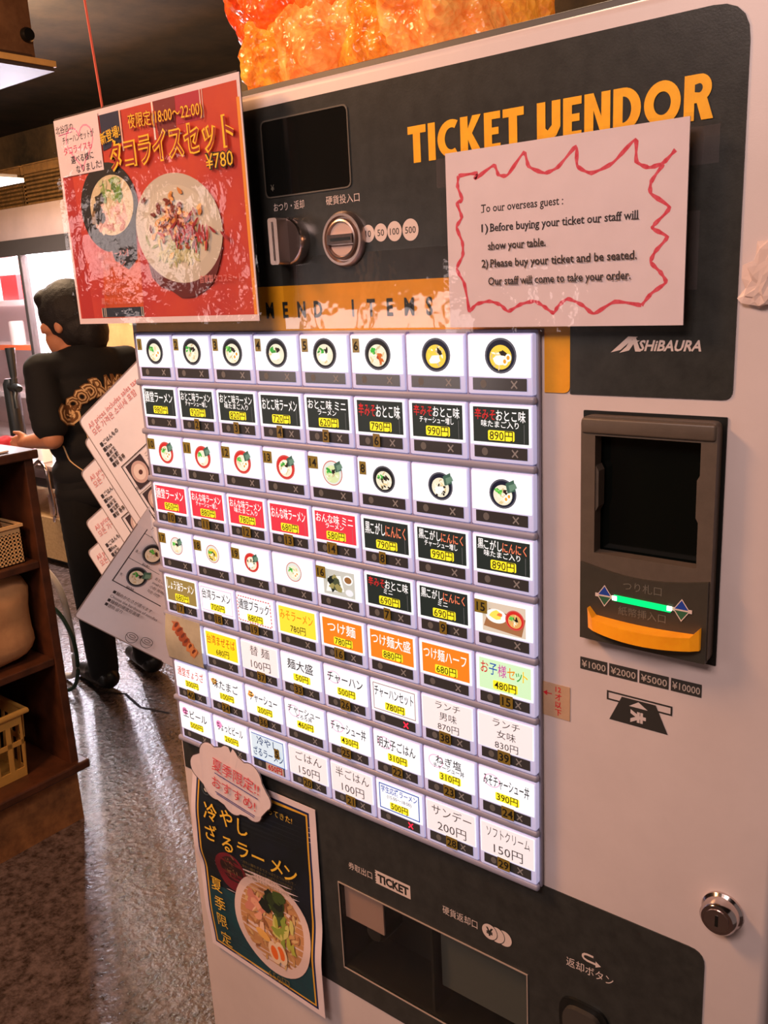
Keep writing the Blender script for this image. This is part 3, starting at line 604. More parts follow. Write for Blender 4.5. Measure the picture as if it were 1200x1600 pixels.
for r in range(9):
    for c in range(8):
        ox, oz = c * PXC, Z0 - r * PZC; rnd = random.Random(r * 50 + c)
        if btn_me is None:
            bt = b0.build('button', machine, True, origin=(CW / 2, 0.006, -0.0230)); btn_me = bt.data
            bt.location = V((ox + CW / 2, 0.006, oz - 0.0230)) - WL[machine.name]; WL[bt.name] = V((ox + CW / 2, 0.006, oz - 0.0230))
        else: bt = inst('button', btn_me, (ox + CW / 2, 0.006, oz - 0.0230), machine)
        it = rows[r][c]
        pl = plane((ox + CW / 2, 0.0002, oz - CH / 2)); p = Print()
        p.rect(-CW / 2, -CH / 2, CW / 2, CH / 2, LW)
        if it is None: p.text('ぎょうざ', 0, 0, 0.01, K)
        elif isinstance(it, tuple):
            if it[0] == 'tray':
                p.rect(-0.020, -0.0145, 0.021, 0.0120, lit((206, 206, 196), 0.8)); p.poly([(-0.017, -0.012), (0.007, -0.009), (0.003, 0.007), (-0.013, 0.004)], lit((244, 244, 240)))
                for i in range(9): p.blob(-0.006 + rnd.uniform(-.006, .006), -0.002 + rnd.uniform(-.006, .006), 0.005, 0.004, lit(rnd.choice([(44, 60, 50), (30, 40, 34), (190, 180, 110), (90, 100, 70)]), .5), 7, .4, 0, rnd)
                p.ell(0.013, 0.004, 0.0062, 0.0050, lit((244, 244, 244))); p.ell(0.013, 0.004, 0.0046, 0.0034, lit((160, 110, 60), .7)); p.ell(0.014, -0.009, 0.005, 0.0035, lit((232, 234, 240)))
            elif it[0] == 'set':
                p.rect(-0.021, -0.0145, 0.022, 0.0130, lit((226, 208, 186), 0.8)); p.poly([(-0.020, -0.010), (0.018, -0.0135), (0.022, 0.003), (-0.014, 0.007)], lit((176, 120, 78), .7))
                p.ell(-0.007, 0.001, 0.0105, 0.0065, lit((246, 246, 242))); p.blob(-0.008, 0.002, 0.006, 0.004, lit((250, 220, 90)), 9, .3, 0, rnd); p.blob(-0.003, 0.003, 0.003, 0.002, lit((250, 120, 60)), 7, .3, 0, rnd)
                bowl(p, 0.0115, 0.0005, 0.0094, 'rogk', rnd)
            else:
                R = 0.0146 if r == 0 else (0.0130 if r == 2 else 0.0112)
                bowl(p, 0.0015, 0.0005 if r != 2 else -0.001, R, it[0], rnd)
        elif it['bg'] == 'plain':
            ls = it['lines']; n = len(ls); h = {2: 0.0125, 3: 0.0090}[n]
            p.rect(-CW / 2 + 0.001, -CH / 2 + 0.0006, CW / 2 - 0.001, CH / 2 - 0.0006, mat('lit_paper_white', (236, 234, 240), 0.5, emit=0.55))
            for i, t in enumerate(ls): p.text(t, 0.001, CH * (0.5 - (i + 0.55) / (n + 0.05)), h, GR, maxw=0.046, xs=1.12)
        elif it['bg'] == 'cold':
            p.rect(-0.026, -0.0175, 0.026, 0.0150, lit((226, 240, 250), .8)); p.rect(-0.026, 0.0140, 0.026, 0.0150, BL); p.rect(-0.026, -0.0175, 0.026, -0.0165, BL); p.rect(0.025, -0.0175, 0.026, 0.0150, BL)
            p.text('冷やし', 0.0, 0.0072, 0.0120, ink((24, 60, 150)), bold=.008); p.text('ざるラーメン', 0.0, -0.0075, 0.0120, ink((24, 60, 150)), maxw=0.048, bold=.008)
        elif it['bg'] == 'student':
            p.frame(-0.0255, -0.0145, 0.0255, 0.0145, 0.0012, BL)
            p.text('学生応援ラーメン', 0, 0.0085, 0.0082, BL, maxw=0.046, bold=.012); p.text('(15:00〜18:00)', 0, 0.0012, 0.0052, GR, maxw=0.036); price(p, '500', -0.0082)
        else:
            if it['bg'] is not None: p.rect(-0.0258, -0.0142, 0.0266, 0.0150, it['bg'])
            if it.get('border'):
                if it.get('dash'):
                    for i in range(13):
                        for zz in (-0.0142, 0.0142): p.rect(-0.0260 + i * 0.004, zz - 0.0006, -0.0236 + i * 0.004, zz + 0.0006, it['border'])
                    for i in range(7):
                        for xx in (-0.0258, 0.0258): p.rect(xx - 0.0006, -0.0135 + i * 0.004, xx + 0.0006, -0.0111 + i * 0.004, it['border'])
                else: p.frame(-0.0260, -0.0144, 0.0260, 0.0144, 0.0008, it['border'])
            if it['bg'] in (DK, RD):
                p.rect(0.0222, -0.0135, 0.0225, 0.0020, lit((150, 150, 150), .5))
                if r in (1, 3) and c == 0:
                    for i, ch in enumerate('とんどう'): p.text(ch, -0.0236, 0.0125 - i * 0.004, 0.0036, WT, bold=.02)
            d = it.get('dot')
            if d == 'p': p.ell(-0.0190, 0.0080, 0.0050, 0.0050, lit((250, 150, 200)))
            elif d == 'o': p.blob(-0.0200, 0.0080, 0.0048, 0.0044, lit((246, 160, 70)), 9, .2, 0, rnd); p.blob(-0.0200, 0.0080, 0.0028, 0.0022, lit((250, 210, 120)), 7, .3, 0, rnd)
            elif d: p.ring(ell(-0.0150, 0.0060, 0.0085, 0.0068), ell(-0.0150, 0.0060, 0.0076, 0.0060), PK)
            ls = it['lines']
            if len(ls) == 1: name(p, ls[0], 0.0060, 0.0128, 0.0485 if not (d in ('p', 'o')) else 0.045)
            else: name(p, ls[0], 0.0086, 0.0100, 0.0485); name(p, ls[1], 0.0014, 0.0062, 0.036)
            price(p, it['pr'], -0.0082, 0.001, 0.025, not it.get('nobadge'))
        card = p.build('menu_card', pl, bt)
        # status strip with dot and cross
        sp = plane((ox + CW / 2, 0.0001, oz - 0.0388)); p = Print()
        p.rect(-0.0252, -0.0050, 0.0252, 0.0050, m_strip)
        p.ell(-0.0150, 0, 0.0030, 0.0034, ink((112, 110, 108)), 14)
        xm = mat('lit_red_cross', (255, 30, 60), 0.4, emit=2.0) if isinstance(it, dict) and it.get('red') else ink((150, 148, 148))
        for s in (1, -1): p.stroke([(0.0110, -0.0030 * s), (0.0164, 0.0030 * s)], 0.0012, xm)
        if r == 8 and c == 2: p.rect(-0.005, -0.0048, 0.0235, 0.0048, ink((214, 196, 190))); p.text('650円', 0.0095, 0, 0.0092, ink((200, 30, 40)), maxw=0.024, bold=.03)
        p.build('status_strip', sp, bt)
        if (r, c) in tapes:
            top = isinstance(it, tuple); t = tapes[(r, c)]; wd = (0.0080 if len(t) == 1 else 0.0130) / 2; rnd2 = random.Random(r * 9 + c)
            if (r, c) == (8, 2): tx, tz = 0.0165, -0.0165
            elif top: tx, tz = -0.0215, -0.0085
            else: tx, tz = rnd2.uniform(-0.004, 0.003), -0.0375
            p = Print(); p.poly([(tx - wd, tz - 0.0062), (tx + wd, tz - 0.0060), (tx + wd * 1.02, tz + 0.0062), (tx - wd, tz + 0.0064)], m_tapetop if top else m_tape)
            p.text(t, tx, tz, 0.0112, ink((30, 26, 14)), maxw=wd * 1.7, bold=.02)
            p.build('number_tape', plane((ox + CW / 2, -0.0018, oz)), bt)

# ------------------------------------------------------------------ papers on the machine
m_paper = mat('white_paper', (230, 210, 212), 0.6, var=0.03, vscale=40)
m_sleeve = film('clear_sleeve', gloss=0.028, rough=0.06, bump=0.32, bscale=24)
m_board = mat('dark_backing_board', (60, 48, 42), 0.7)
def I(rgb, e=0): return ink(rgb)
def sheet(name, place, wd, ht, th, mt, parent, nu=1, nv=1):
    mb = MB(); P_ = []
    for k in (0, 1):
        for j in range(nv + 1):
            for i in range(nu + 1): P_.append(place(wd * i / nu, ht * j / nv, -th * k))
    n = (nu + 1) * (nv + 1); ix = lambda i, j, k: k * n + j * (nu + 1) + i; F = []
    for j in range(nv):
        for i in range(nu):
            F += [[ix(i, j, 0), ix(i + 1, j, 0), ix(i + 1, j + 1, 0), ix(i, j + 1, 0)], [ix(i, j, 1), ix(i, j + 1, 1), ix(i + 1, j + 1, 1), ix(i + 1, j, 1)]]
    for i in range(nu): F += [[ix(i, 0, 0), ix(i, 0, 1), ix(i + 1, 0, 1), ix(i + 1, 0, 0)], [ix(i, nv, 0), ix(i + 1, nv, 0), ix(i + 1, nv, 1), ix(i, nv, 1)]]
    for j in range(nv): F += [[ix(0, j, 0), ix(0, j + 1, 0), ix(0, j + 1, 1), ix(0, j, 1)], [ix(nu, j, 0), ix(nu, j, 1), ix(nu, j + 1, 1), ix(nu, j + 1, 0)]]
    return mb.add(P_, F, mt).build(name, parent, smooth=True)

# -- orange taco rice poster in a sleeve
pw, ph = 0.295, 0.2165
pl = plane((-0.0765, -0.0180, PZ(0.0105)))
post = thing('taco_rice_poster', pl(pw / 2, 0, 0), 'orange taco rice poster in a clear sleeve hanging over the upper left of the machine', 'poster')
sheet('backing_board', lambda a, b, d: pl(a, b, d - 0.0012), pw - 0.004, ph + 0.002, 0.004, m_board, post)
sheet('sheet', pl, pw, ph, 0.0008, m_paper, post)
OA = mat('poster_orange', (206, 72, 42), 0.45, rgb2=(184, 46, 40), vscale=9)
p = Print(); p.rect(0.004, 0.006, pw - 0.004, ph - 0.006, OA)
p.rect(pw - 0.006, 0.006, pw - 0.002, ph - 0.02, I((236, 150, 50)))
p.poly([(0.006, 0.006), (0.03, 0.006), (0.022, 0.16), (0.006, 0.16)], I((176, 40, 36)))
p.poly([(0.05, 0.006), (0.12, 0.006), (0.125, 0.075), (0.06, 0.075)], I((206, 86, 40)))
p.poly([(0.172, ph - 0.006), (0.205, ph - 0.006), (0.203, 0.178), (0.176, 0.178)], I((120, 26, 34))); p.poly([(0.205, ph - 0.006), (0.240, ph - 0.006), (0.243, 0.185), (0.205, 0.185)], I((176, 34, 60)))
p.rect(0.169, 0.176, 0.1715, ph - 0.006, I((240, 226, 216))); p.rect(0.240, 0.186, 0.2415, ph - 0.006, I((230, 190, 180))); p.rect(0.2435, 0.186, 0.2445, ph - 0.006, I((230, 190, 180)))
p.rect(0.046, 0.007, 0.121, 0.017, I((30, 44, 60)))
for x in (0.046, 0.050, 0.053, 0.117, 0.120): p.rect(x, 0.007, x + 0.0008, 0.017, I((230, 220, 200)))
p.poly([(0.084, 0.176), (0.118, 0.181), (0.119, ph - 0.006), (0.084, ph - 0.006)], I((22, 34, 66))); p.rect(0.117, 0.172, 0.1195, ph - 0.006, I((236, 190, 170)))
p.build('printed_ground', pl, post)
p = Print(0.000008); rnd = random.Random(5); p.lift = 0.0008
p.poly([(0.060, 0.118), (0.126, 0.108), (0.120, 0.066), (0.104, 0.056), (0.082, 0.066)], I((30, 28, 34)))
p.ell(0.082, 0.120, 0.050, 0.045, I((18, 16, 16)), 36); p.ell(0.087, 0.122, 0.038, 0.030, I((214, 196, 158)), 32, 0.12)
for i in range(40): p.blob(0.085 + rnd.uniform(-.026, .026), 0.112 + rnd.uniform(-.013, .012), 0.006, 0.003, I(rnd.choice([(206, 150, 130), (222, 178, 160), (196, 130, 110), (232, 206, 176)])), 9, .3, rnd.uniform(0, 3), rnd)
for i in range(26): p.blob(0.092 + rnd.uniform(-.018, .016), 0.138 + rnd.uniform(-.010, .009), 0.0055, 0.0028, I(rnd.choice([(110, 150, 60), (160, 176, 110), (196, 196, 150), (84, 120, 50)])), 8, .35, rnd.uniform(0, 3), rnd)
for i in range(6): p.blob(0.062 + rnd.uniform(-.006, .008), 0.122 + rnd.uniform(-.016, .012), 0.008, 0.006, I(rnd.choice([(34, 30, 24), (60, 54, 40), (130, 100, 60)])), 8, .35, rnd.uniform(0, 3), rnd)
p.build('ramen_picture', pl, post)
p = Print(0.000008); p.lift = 0.0014
p.blob(0.195, 0.070, 0.060, 0.044, I((96, 24, 24)), 22, .05)
p.ell(0.191, 0.091, 0.066, 0.052, I((196, 186, 168)), 44, -0.15); p.ell(0.191, 0.092, 0.052, 0.040, I((206, 196, 176)), 40, -0.15)
for i in range(110): p.blob(0.190 + rnd.gauss(0, .018), 0.074 + rnd.uniform(-.014, .012), 0.007, 0.0016, I(rnd.choice([(176, 176, 120), (196, 190, 140), (150, 156, 96), (206, 200, 160)])), 7, .3, rnd.uniform(0, 3), rnd)
for i in range(130): p.blob(0.188 + rnd.gauss(0, .017), 0.099 + rnd.gauss(0, .012), 0.0042, 0.0022, I(rnd.choice([(206, 130, 60), (226, 166, 96), (150, 66, 34), (240, 196, 130), (120, 44, 28)])), 7, .4, rnd.uniform(0, 3), rnd)
for i in range(40): p.blob(0.205 + rnd.gauss(0, .018), 0.085 + rnd.gauss(0, .006), 0.0065, 0.0018, I(rnd.choice([(150, 30, 40), (110, 24, 34), (176, 50, 50)])), 7, .3, rnd.uniform(0, 3), rnd)
p.build('taco_rice_picture', pl, post)
DR = I((150, 20, 22)); GY = I((250, 196, 40))
def lettering(nm, place, parent, *calls, lift=0.0027, cuts=None):
    p = Print(); p.lift = lift
    for c_ in calls: c_(p)
    return p.build(nm, place, parent, cuts)
lettering('title_lettering', pl, post, lambda p: p.outlined('タコライスセット', 0.190, 0.169, 0.031, DR, GY, 0.005, 0.055, maxw=0.190, rot=0.01))
lettering('time_lettering', pl, post, lambda p: p.outlined('夜限定(18:00〜22:00)', 0.189, 0.1955, 0.0150, GY, DR, 0.0, 0.030, maxw=0.112, rot=-0.03))
lettering('price_lettering', pl, post, lambda p: p.outlined('¥780', 0.262, 0.147, 0.0185, GY, I((30, 20, 16)), 0.0, 0.06, maxw=0.038))
lettering('new_lettering', pl, post, lambda p: p.text('新登場!', 0.101, 0.189, 0.0125, GY, maxw=0.034, bold=.01, rot=0.14))
lettering('choice_list', pl, post, *[(lambda p, t=t, i=i: p.outlined(t, 0.080, 0.073 - i * 0.0098, 0.0075, OA, I((240, 190, 180)), -0.006, 0.014, maxw=0.062)) for i, t in enumerate(('【選べるラーメン】', '通堂ラーメン', 'おとこ味', 'おんな味', '辛みそおとこ味', '黒こがしにんにく'))])
lettering('meat_caption', pl, post, lambda p: p.outlined('自家製タコスミート', 0.249, 0.041, 0.0080, OA, I((240, 190, 190)), -0.006, 0.014, maxw=0.060))
p = Print(); p.lift = 0.001; p.rect(0.004, 0.158, 0.082, ph - 0.003, m_paper)
hp = [(0.045 + 0.026 * 16 * math.sin(t) ** 3 / 17, 0.187 + 0.026 * (13 * math.cos(t) - 5 * math.cos(2 * t) - 2 * math.cos(3 * t) - math.cos(4 * t)) / 17) for t in [2 * PI * i / 30 for i in range(30)]]
p.stroke(hp, 0.0018, I((250, 150, 180)), True); ki = I((40, 26, 34))
for t, x, z, s, m_ in (('北谷店の', 0.020, 0.206, 0.0085, ki), ('チャーハンセットが', 0.043, 0.195, 0.0085, ki), ('タコライスも', 0.040, 0.184, 0.0090, I((220, 60, 110))), ('選べる様に', 0.046, 0.174, 0.0085, ki), ('なりました!', 0.056, 0.164, 0.0090, ki)):
    p.text(t, x, z, s, m_, maxw=0.058, bold=.006, rot=0.03)
p.stroke([(0.008, 0.2005), (0.034, 0.2015)], 0.0006, I((200, 60, 140)))
p.build('white_note', pl, post)
sheet('clear_sleeve', lambda a, b, d: pl(a - 0.002, b - 0.002, d + 0.0042 + 0.0010 * math.sin(a * 40) * math.sin(b * 33)), pw + 0.010, ph + 0.004, 0.0003, m_sleeve, post, 18, 14)

# -- notice to overseas guests
nw, nh = 0.1930, 0.1335
pl = plane((0.2840 * SC, -0.0030, PZ(0.0045)))
nt_ = thing('guest_notice', pl(nw / 2, 0, 0), 'pink-white notice to overseas guests with a red crayon zigzag border in a clear sleeve', 'notice')
sheet('sheet', pl, nw, nh, 0.0012, m_paper, nt_)
ser = ink((44, 36, 38))
lines = [('To our overseas guest :', 32, 90, 70), ('1)', 32, 75.5, 6), ('Before buying your ticket our staff will', 40, 75.5, 119), ('show your table.', 38, 62, 50), ('2)', 32, 49, 6), ('Please buy your ticket and be seated.', 40, 49, 119), ('Our staff will come to take your order.', 38, 35.5, 117)]
def serif_line(p, t, x, z, wd):
    p.text(t, x / 1000, z / 1000, 0.0083, ser, align='L', bold=0.016, xs=wd / 1000 / ((text_geo(t, 0.012)[3] - text_geo(t, 0.012)[2]) * 0.0083))
    g = text_geo(t, 0.012); k = wd / 1000 / (g[3] - g[2])
    # small feet on the stems give the letters their slab serifs
    pen_ = 0.0
    for i, ch in enumerate(t):
        if ch in 'TBPfhiklmnrdpyx':
            a = text_geo(t[:i] + 'l', 0.012); xm = (a[3] - 0.05 - g[2]) * k
            p.rect(x / 1000 + xm - 0.0009, (z - 8.3 * 0.36) / 1000 - 0.0002, x / 1000 + xm + 0.0012, (z - 8.3 * 0.36) / 1000 + 0.0004, ser) if ch not in 'py' else None
p = Print()
for l in lines: serif_line(p, *l)
p.build('printed_text', pl, nt_)
zz = [(12, 116), (29, 116), (27, 112), (44, 120), (48, 113), (56, 112), (70, 126), (74, 116), (87, 110), (98, 113), (112, 125), (113, 112), (124, 106), (140, 111), (156, 124), (157, 110), (166, 105), (176, 107), (184, 114)]
zr = [(176, 106), (168, 96), (168, 88), (181, 78), (171, 68), (170, 65), (180, 59), (172, 50), (169, 43), (176, 36), (180, 29), (170, 22), (163, 14)]
zb = [(163, 14), (143, 17), (127, 9), (118, 15), (106, 20), (98, 15), (94, 10), (86, 15), (78, 19), (66, 17), (55, 12), (48, 17), (38, 20), (26, 18), (19, 12)]
zl = [(12, 116), (11, 108), (15, 98), (10, 96), (14, 85), (9, 78), (14, 66), (14, 56), (8, 46), (15, 34), (19, 12)]
p = Print(); cray = mat('red_crayon', (206, 40, 62), 0.7, rgb2=(226, 96, 112), vscale=300)
def jag(l):
    out = []; n = len(l)
    for i in range(n - 1):
        a, b, c, d = l[max(i - 1, 0)], l[i], l[i + 1], l[min(i + 2, n - 1)]
        for k in range(5):
            t = k / 5; out.append(tuple(0.0005 * (2 * b[j] + (c[j] - a[j]) * t * 0.6 + (6 * c[j] - 6 * b[j] - 1.2 * (c[j] - a[j]) - 0.6 * (d[j] - b[j])) * t * t + (4 * b[j] - 4 * c[j] + 0.6 * (c[j] - a[j]) + 0.6 * (d[j] - b[j])) * t ** 3) for j in (0, 1)))
    return out + [(l[-1][0] / 1000, l[-1][1] / 1000)]
for l in (zz, zr, zb, zl): q = jag(l); p.stroke(q, [0.0025 + 0.0008 * math.sin(i * 1.7) for i in range(len(q))], cray)
p.build('crayon_border', pl, nt_)
sheet('clear_sleeve', lambda a, b, d: pl(a - 0.004, b - 0.004, d + 0.0012 + 0.0008 * math.sin(a * 55 + b * 20)), nw + 0.010, nh + 0.006, 0.0003, m_sleeve, nt_, 16, 10)
tp = film('clear_tape', gloss=0.02, rough=0.12, opaque=0.02)
for n_, (x, z, a, b) in enumerate(((0.272, 0.078, 0.020, 0.022), (0.406, 0.020, 0.014, 0.052), (0.4095, 0.074, 0.020, 0.024))):
    MB().box((PX(x), FY - 0.0018, PZ(z)), (PX(x) + a, FY - 0.0014, PZ(z) + b), tp).build('tape_strip', nt_)

# -- cold ramen poster, wavy
hw, hh = 0.210, 0.2780
def wave(l, v):
    for (v0, d0), (v1, d1) in zip(l, l[1:]):
        if v <= v1: t = (v - v0) / (v1 - v0); t = t * t * (3 - 2 * t); return d0 + (d1 - d0) * t
    return l[-1][1]
WLf = [(0, 3), (0.075, 8), (0.125, 8), (0.16, 14), (0.20, 13), (0.278, 2)]; WRt = [(0, 10), (0.07, 10), (0.13, 3), (0.19, 1), (0.278, 0)]
hx0, hz0 = 0.004, Z0 - 0.5365 * SC
def hpl(a, b, d):
    t = min(max(a / hw, 0), 1); k = (wave(WLf, b) * (1 - t) + wave(WRt, b) * t) / 1000
    return V((hx0 + a, FY - 0.003 - k - d, hz0 + b))
def hcor(a, b):
    t = min(max(a / 210, 0), 1); k = wave(WLf, b / 1000) * (1 - t) + wave(WRt, b / 1000) * t
    return (a + 1.30 * k - 4) / 1000, (b + 1.05 * k - 20) / 1000
hc = (1, [hh * i / 44 for i in range(1, 44)])
hy = thing('cold_ramen_poster', hpl(hw / 2, 0, 0), 'wavy black and teal cold ramen poster taped low on the machine front', 'poster')
sheet('sheet', hpl, hw, hh, 0.0006, m_paper, hy, 4, 44)
p = Print(); x0, z0, x1, z1 = 0.008, 0.007, hw - 0.010, hh - 0.008
p.rect(x0, z0, x1, z1, I((16, 34, 84))); p.rect(x0 + 0.003, z0 + 0.003, x1 - 0.003, z1 - 0.003, I((226, 170, 50))); p.rect(x0 + 0.0055, z0 + 0.0055, x1 - 0.0055, z1 - 0.0055, mat('poster_black', (14, 20, 22), 0.5, rgb2=(20, 26, 38), vscale=20))
p.poly([(x0 + 0.0055, z0 + 0.0055), (x1 - 0.0055, z0 + 0.0055), (x1 - 0.0055, 0.062), (0.12, 0.105), (x0 + 0.0055, 0.108)], mat('poster_teal', (20, 70, 78), 0.5, rgb2=(26, 56, 66), vscale=30))
p.build('printed_ground', hpl, hy, hc)
p = Print(0.000008); p.lift = 0.0003
rnd = random.Random(3); p.ell(0.062, 0.140, 0.028, 0.028, I((110, 26, 38)), 30); p.ell(0.064, 0.144, 0.020, 0.020, I((50, 26, 24)), 24)
for i in range(26): p.blob(0.064 + rnd.gauss(0, .008), 0.144 + rnd.gauss(0, .008), 0.004, 0.0012, I(rnd.choice([(90, 60, 40), (130, 90, 60), (40, 26, 20)])), 6, .3, rnd.uniform(0, 3), rnd)
p.build('noodle_picture', hpl, hy, hc)
p = Print(0.000008); p.lift = 0.0009
cx, cz = 0.128, 0.090; p.ell(cx, cz, 0.066, 0.068, I((226, 196, 188)), 44); p.ell(cx, cz + 0.001, 0.055, 0.057, I((196, 140, 90)), 40)
for i in range(110):
    a = rnd.uniform(0, 2 * PI); q = 0.052 * math.sqrt(rnd.random()); p.blob(cx + q * math.cos(a), cz + q * math.sin(a), 0.006, 0.0024, I(rnd.choice([(206, 156, 100), (176, 120, 76), (216, 176, 120), (150, 96, 60)])), 7, .35, rnd.uniform(0, 3), rnd)
for i in range(16): p.blob(cx - 0.024 + rnd.gauss(0, .008), cz + 0.020 + rnd.gauss(0, .008), 0.009, 0.006, I(rnd.choice([(226, 160, 130), (206, 130, 110), (236, 190, 160)])), 8, .35, rnd.uniform(0, 3), rnd)
for i in range(16): p.blob(cx + 0.008 + rnd.gauss(0, .010), cz + 0.030 + rnd.gauss(0, .009), 0.010, 0.007, I(rnd.choice([(30, 38, 26), (46, 60, 30), (70, 90, 40), (24, 30, 22)])), 8, .35, rnd.uniform(0, 3), rnd)
for i in range(18): p.blob(cx + 0.020 + rnd.gauss(0, .008), cz + 0.000 + rnd.gauss(0, .008), 0.009, 0.004, I(rnd.choice([(176, 176, 70), (140, 156, 60), (206, 196, 110)])), 8, .35, rnd.uniform(0, 3), rnd)
p.ell(cx - 0.014, cz - 0.016, 0.013, 0.006, I((236, 176, 90)), 16, -0.3)
for dx, dz in ((0.016, -0.030), (0.004, -0.034)): p.ell(cx + dx, cz + dz, 0.010, 0.016, I((240, 206, 170)), 20, 0.2); p.ell(cx + dx, cz + dz, 0.006, 0.010, I((240, 110, 40)), 16, 0.2)
p.build('bowl_picture', hpl, hy, hc)
gold = I((240, 190, 60))
lettering('title_lettering', hpl, hy, *[(lambda p, t=t: p.text(t[0], *hcor(t[1], t[2]), 0.025, gold, bold=.012)) for t in (('冷', 30, 229), ('や', 60, 231), ('し', 89, 229), ('ざ', 25, 196), ('る', 55, 192), ('ラ', 84, 195), ('ー', 111, 195), ('メ', 143, 197), ('ン', 167, 196))], lift=0.0022)
lettering('season_lettering', hpl, hy, *[(lambda p, t=t: p.text(t[0], *hcor(t[1], t[2]), 0.022, gold, bold=0.0)) for t in (('夏', 25, 121), ('季', 28, 93), ('限', 28, 67), ('定', 32, 40))], lift=0.0022)
lettering('return_lettering', hpl, hy, lambda p: p.text('帰ってきた!', 0.150, 0.252, 0.0095, gold, maxw=0.062), lift=0.0022)
lettering('price_lettering', hpl, hy, lambda p: p.text('650円', 0.134, 0.0165, 0.016, I((120, 104, 60)), maxw=0.060), lift=0.0022)
lettering('small_print', hpl, hy, *[(lambda p, i=i: p.text('・冷たい麺をざるでさっぱりとつけだれで・'[i % 3:], 0.130, 0.168 - i * 0.0062, 0.0046, I((110, 96, 50)), maxw=0.105)) for i in range(4)], lift=0.0022)
p = Print(); p.lift = 0.0022; p.ring(ell(0.029, 0.247, 0.009, 0.009), ell(0.029, 0.247, 0.0075, 0.0075), I((60, 70, 76))); p.poly(ell(0.029, 0.246, 0.0045, 0.004, 12, 0, PI, 2 * PI), I((206, 200, 190))); p.build('bowl_emblem', hpl, hy, hc)

# -- cloud-shaped card on the poster's top edge
cx, cz = 0.080, 0.262
def cpl(a, b, d): return V((hx0 + a, FY - 0.0105 - d - 0.004 * math.sin((b - 0.22) * 30), hz0 + b))
pts = []
lobes = [(0.139, 0.272, 0.013, -1.1, 0.9), (0.118, 0.291, 0.021, 0.1, 2.0), (0.082, 0.303, 0.020, 0.6, 2.3), (0.046, 0.299, 0.018, 1.0, 3.2), (0.026, 0.278, 0.017, 1.9, 4.3), (0.048, 0.258, 0.018, 3.3, 5.0), (0.080, 0.247, 0.018, 3.7, 5.5), (0.114, 0.252, 0.019, 4.2, 6.0)]
for x, z, r_, a0, a1 in lobes: pts += ell(x, z, r_, r_, 7, 0, a0, a1)
cl = thing('cloud_card', cpl(0.08, 0.225, 0), 'pink-white cloud-shaped handwritten card stuck on the cold ramen poster', 'card')
MB().prism([(a, b) for a, b in pts], cpl, 0.0, 0.0010, m_paper).build('card', cl)
p = Print(); p.lift = 0.0011; p.stroke(pts, 0.0012, I((70, 56, 56)), True)
p.build('outline', cpl, cl)
red_ = I((216, 60, 76)); bl_ = I((60, 66, 140))
p = Print(); p.lift = 0.0012; p.text('夏季限定!!', 0.092, 0.287, 0.0185, red_, maxw=0.085, rot=-0.12, bold=0.0); p.text('おすすめ!', 0.086, 0.262, 0.0185, red_, maxw=0.085, rot=-0.14, bold=0.0)
for q in ([(0.055, 0.280), (0.13, 0.270)], [(0.052, 0.253), (0.12, 0.243)], [(0.054, 0.2505), (0.118, 0.2405)]): p.stroke(q, 0.0013, bl_)
p.build('handwriting', cpl, cl)

# -- gyoza photo taped over one button
gx, gz = PX(-0.0015), PZ(-6 * 0.03737 - 0.0325)
def gpl(a, b, d): return V((gx + a, -0.0045 - d - 0.0025 * math.sin(b * 70) * (1 - a / 0.09), gz + b))
gy = thing('gyoza_photo', gpl(0.032, 0, 0), 'curled photo of grilled dumplings taped over a button at the left of the machine', 'photo')
sheet('sheet', gpl, 0.064, 0.056, 0.0005, mat('photo_cream', (196, 184, 156), 0.4, rgb2=(170, 158, 136), vscale=20), gy, 2, 14)
p = Print(); gcut = (1, [0.056 * i / 14 for i in range(1, 14)]); rnd = random.Random(8)
p.poly([(0.010, 0.050), (0.022, 0.052), (0.060, 0.018), (0.048, 0.008)], I((206, 150, 110))); p.poly([(0.012, 0.049), (0.022, 0.050), (0.058, 0.019), (0.048, 0.011)], I((176, 110, 74)))
for i in range(6):
    t = i / 5; p.blob(0.020 + 0.030 * t, 0.044 - 0.027 * t, 0.0085, 0.0048, I(rnd.choice([(190, 100, 56), (160, 76, 40), (206, 130, 76)])), 10, .15, 0.7, rnd); p.blob(0.021 + 0.030 * t, 0.046 - 0.027 * t, 0.005, 0.002, I((110, 50, 30)), 8, .3, 0.7, rnd)
p.build('dumpling_picture', gpl, gy, gcut)

# -- small handwritten note and crumpled tape
pl = plane((PX(0.3340), FY - 0.0006, PZ(-0.2180)))
an = thing('age_note', pl(0.013, 0, 0), 'small yellowed taped note with red handwriting beside the lit buttons', 'note')
sheet('sheet', pl, 0.0265, 0.0315, 0.0004, mat('yellowed_tape_note', (196, 158, 126), 0.5, var=0.06, vscale=60), an)
p = Print(); rr_ = I((206, 30, 40))
for i, t in enumerate(('12', '才', '以', '下')): p.text(t, 0.0155, 0.0270 - i * 0.0072, 0.0066, rr_, bold=.02)
p.stroke([(0.0015, 0.0215), (0.0095, 0.0215)], 0.0009, rr_); p.poly([(0.0010, 0.0215), (0.0050, 0.0240), (0.0050, 0.0190)], rr_)
p.build('handwriting', pl, an)
b = bmesh.new(); bmesh.ops.create_icosphere(b, subdivisions=3, radius=1)
for v in b.verts:
    n_ = noise.noise(v.co * 2.6) * 0.55 + noise.noise(v.co * 6) * 0.25
    v.co = V((PX(0.4485) + v.co.x * 0.017 * (1 + n_), FY - 0.0045 + v.co.y * 0.0038 * (1 + n_), PZ(0.0275) + v.co.z * 0.019 * (1 + n_) + v.co.x * 0.012))
tag(MB().bm(b, film('crumpled_tape', gloss=0.05, rough=0.2, opaque=0.7, orgb=(240, 214, 204))).build('crumpled_tape'), 'crumpled piece of clear tape at the right edge of the machine', 'tape')

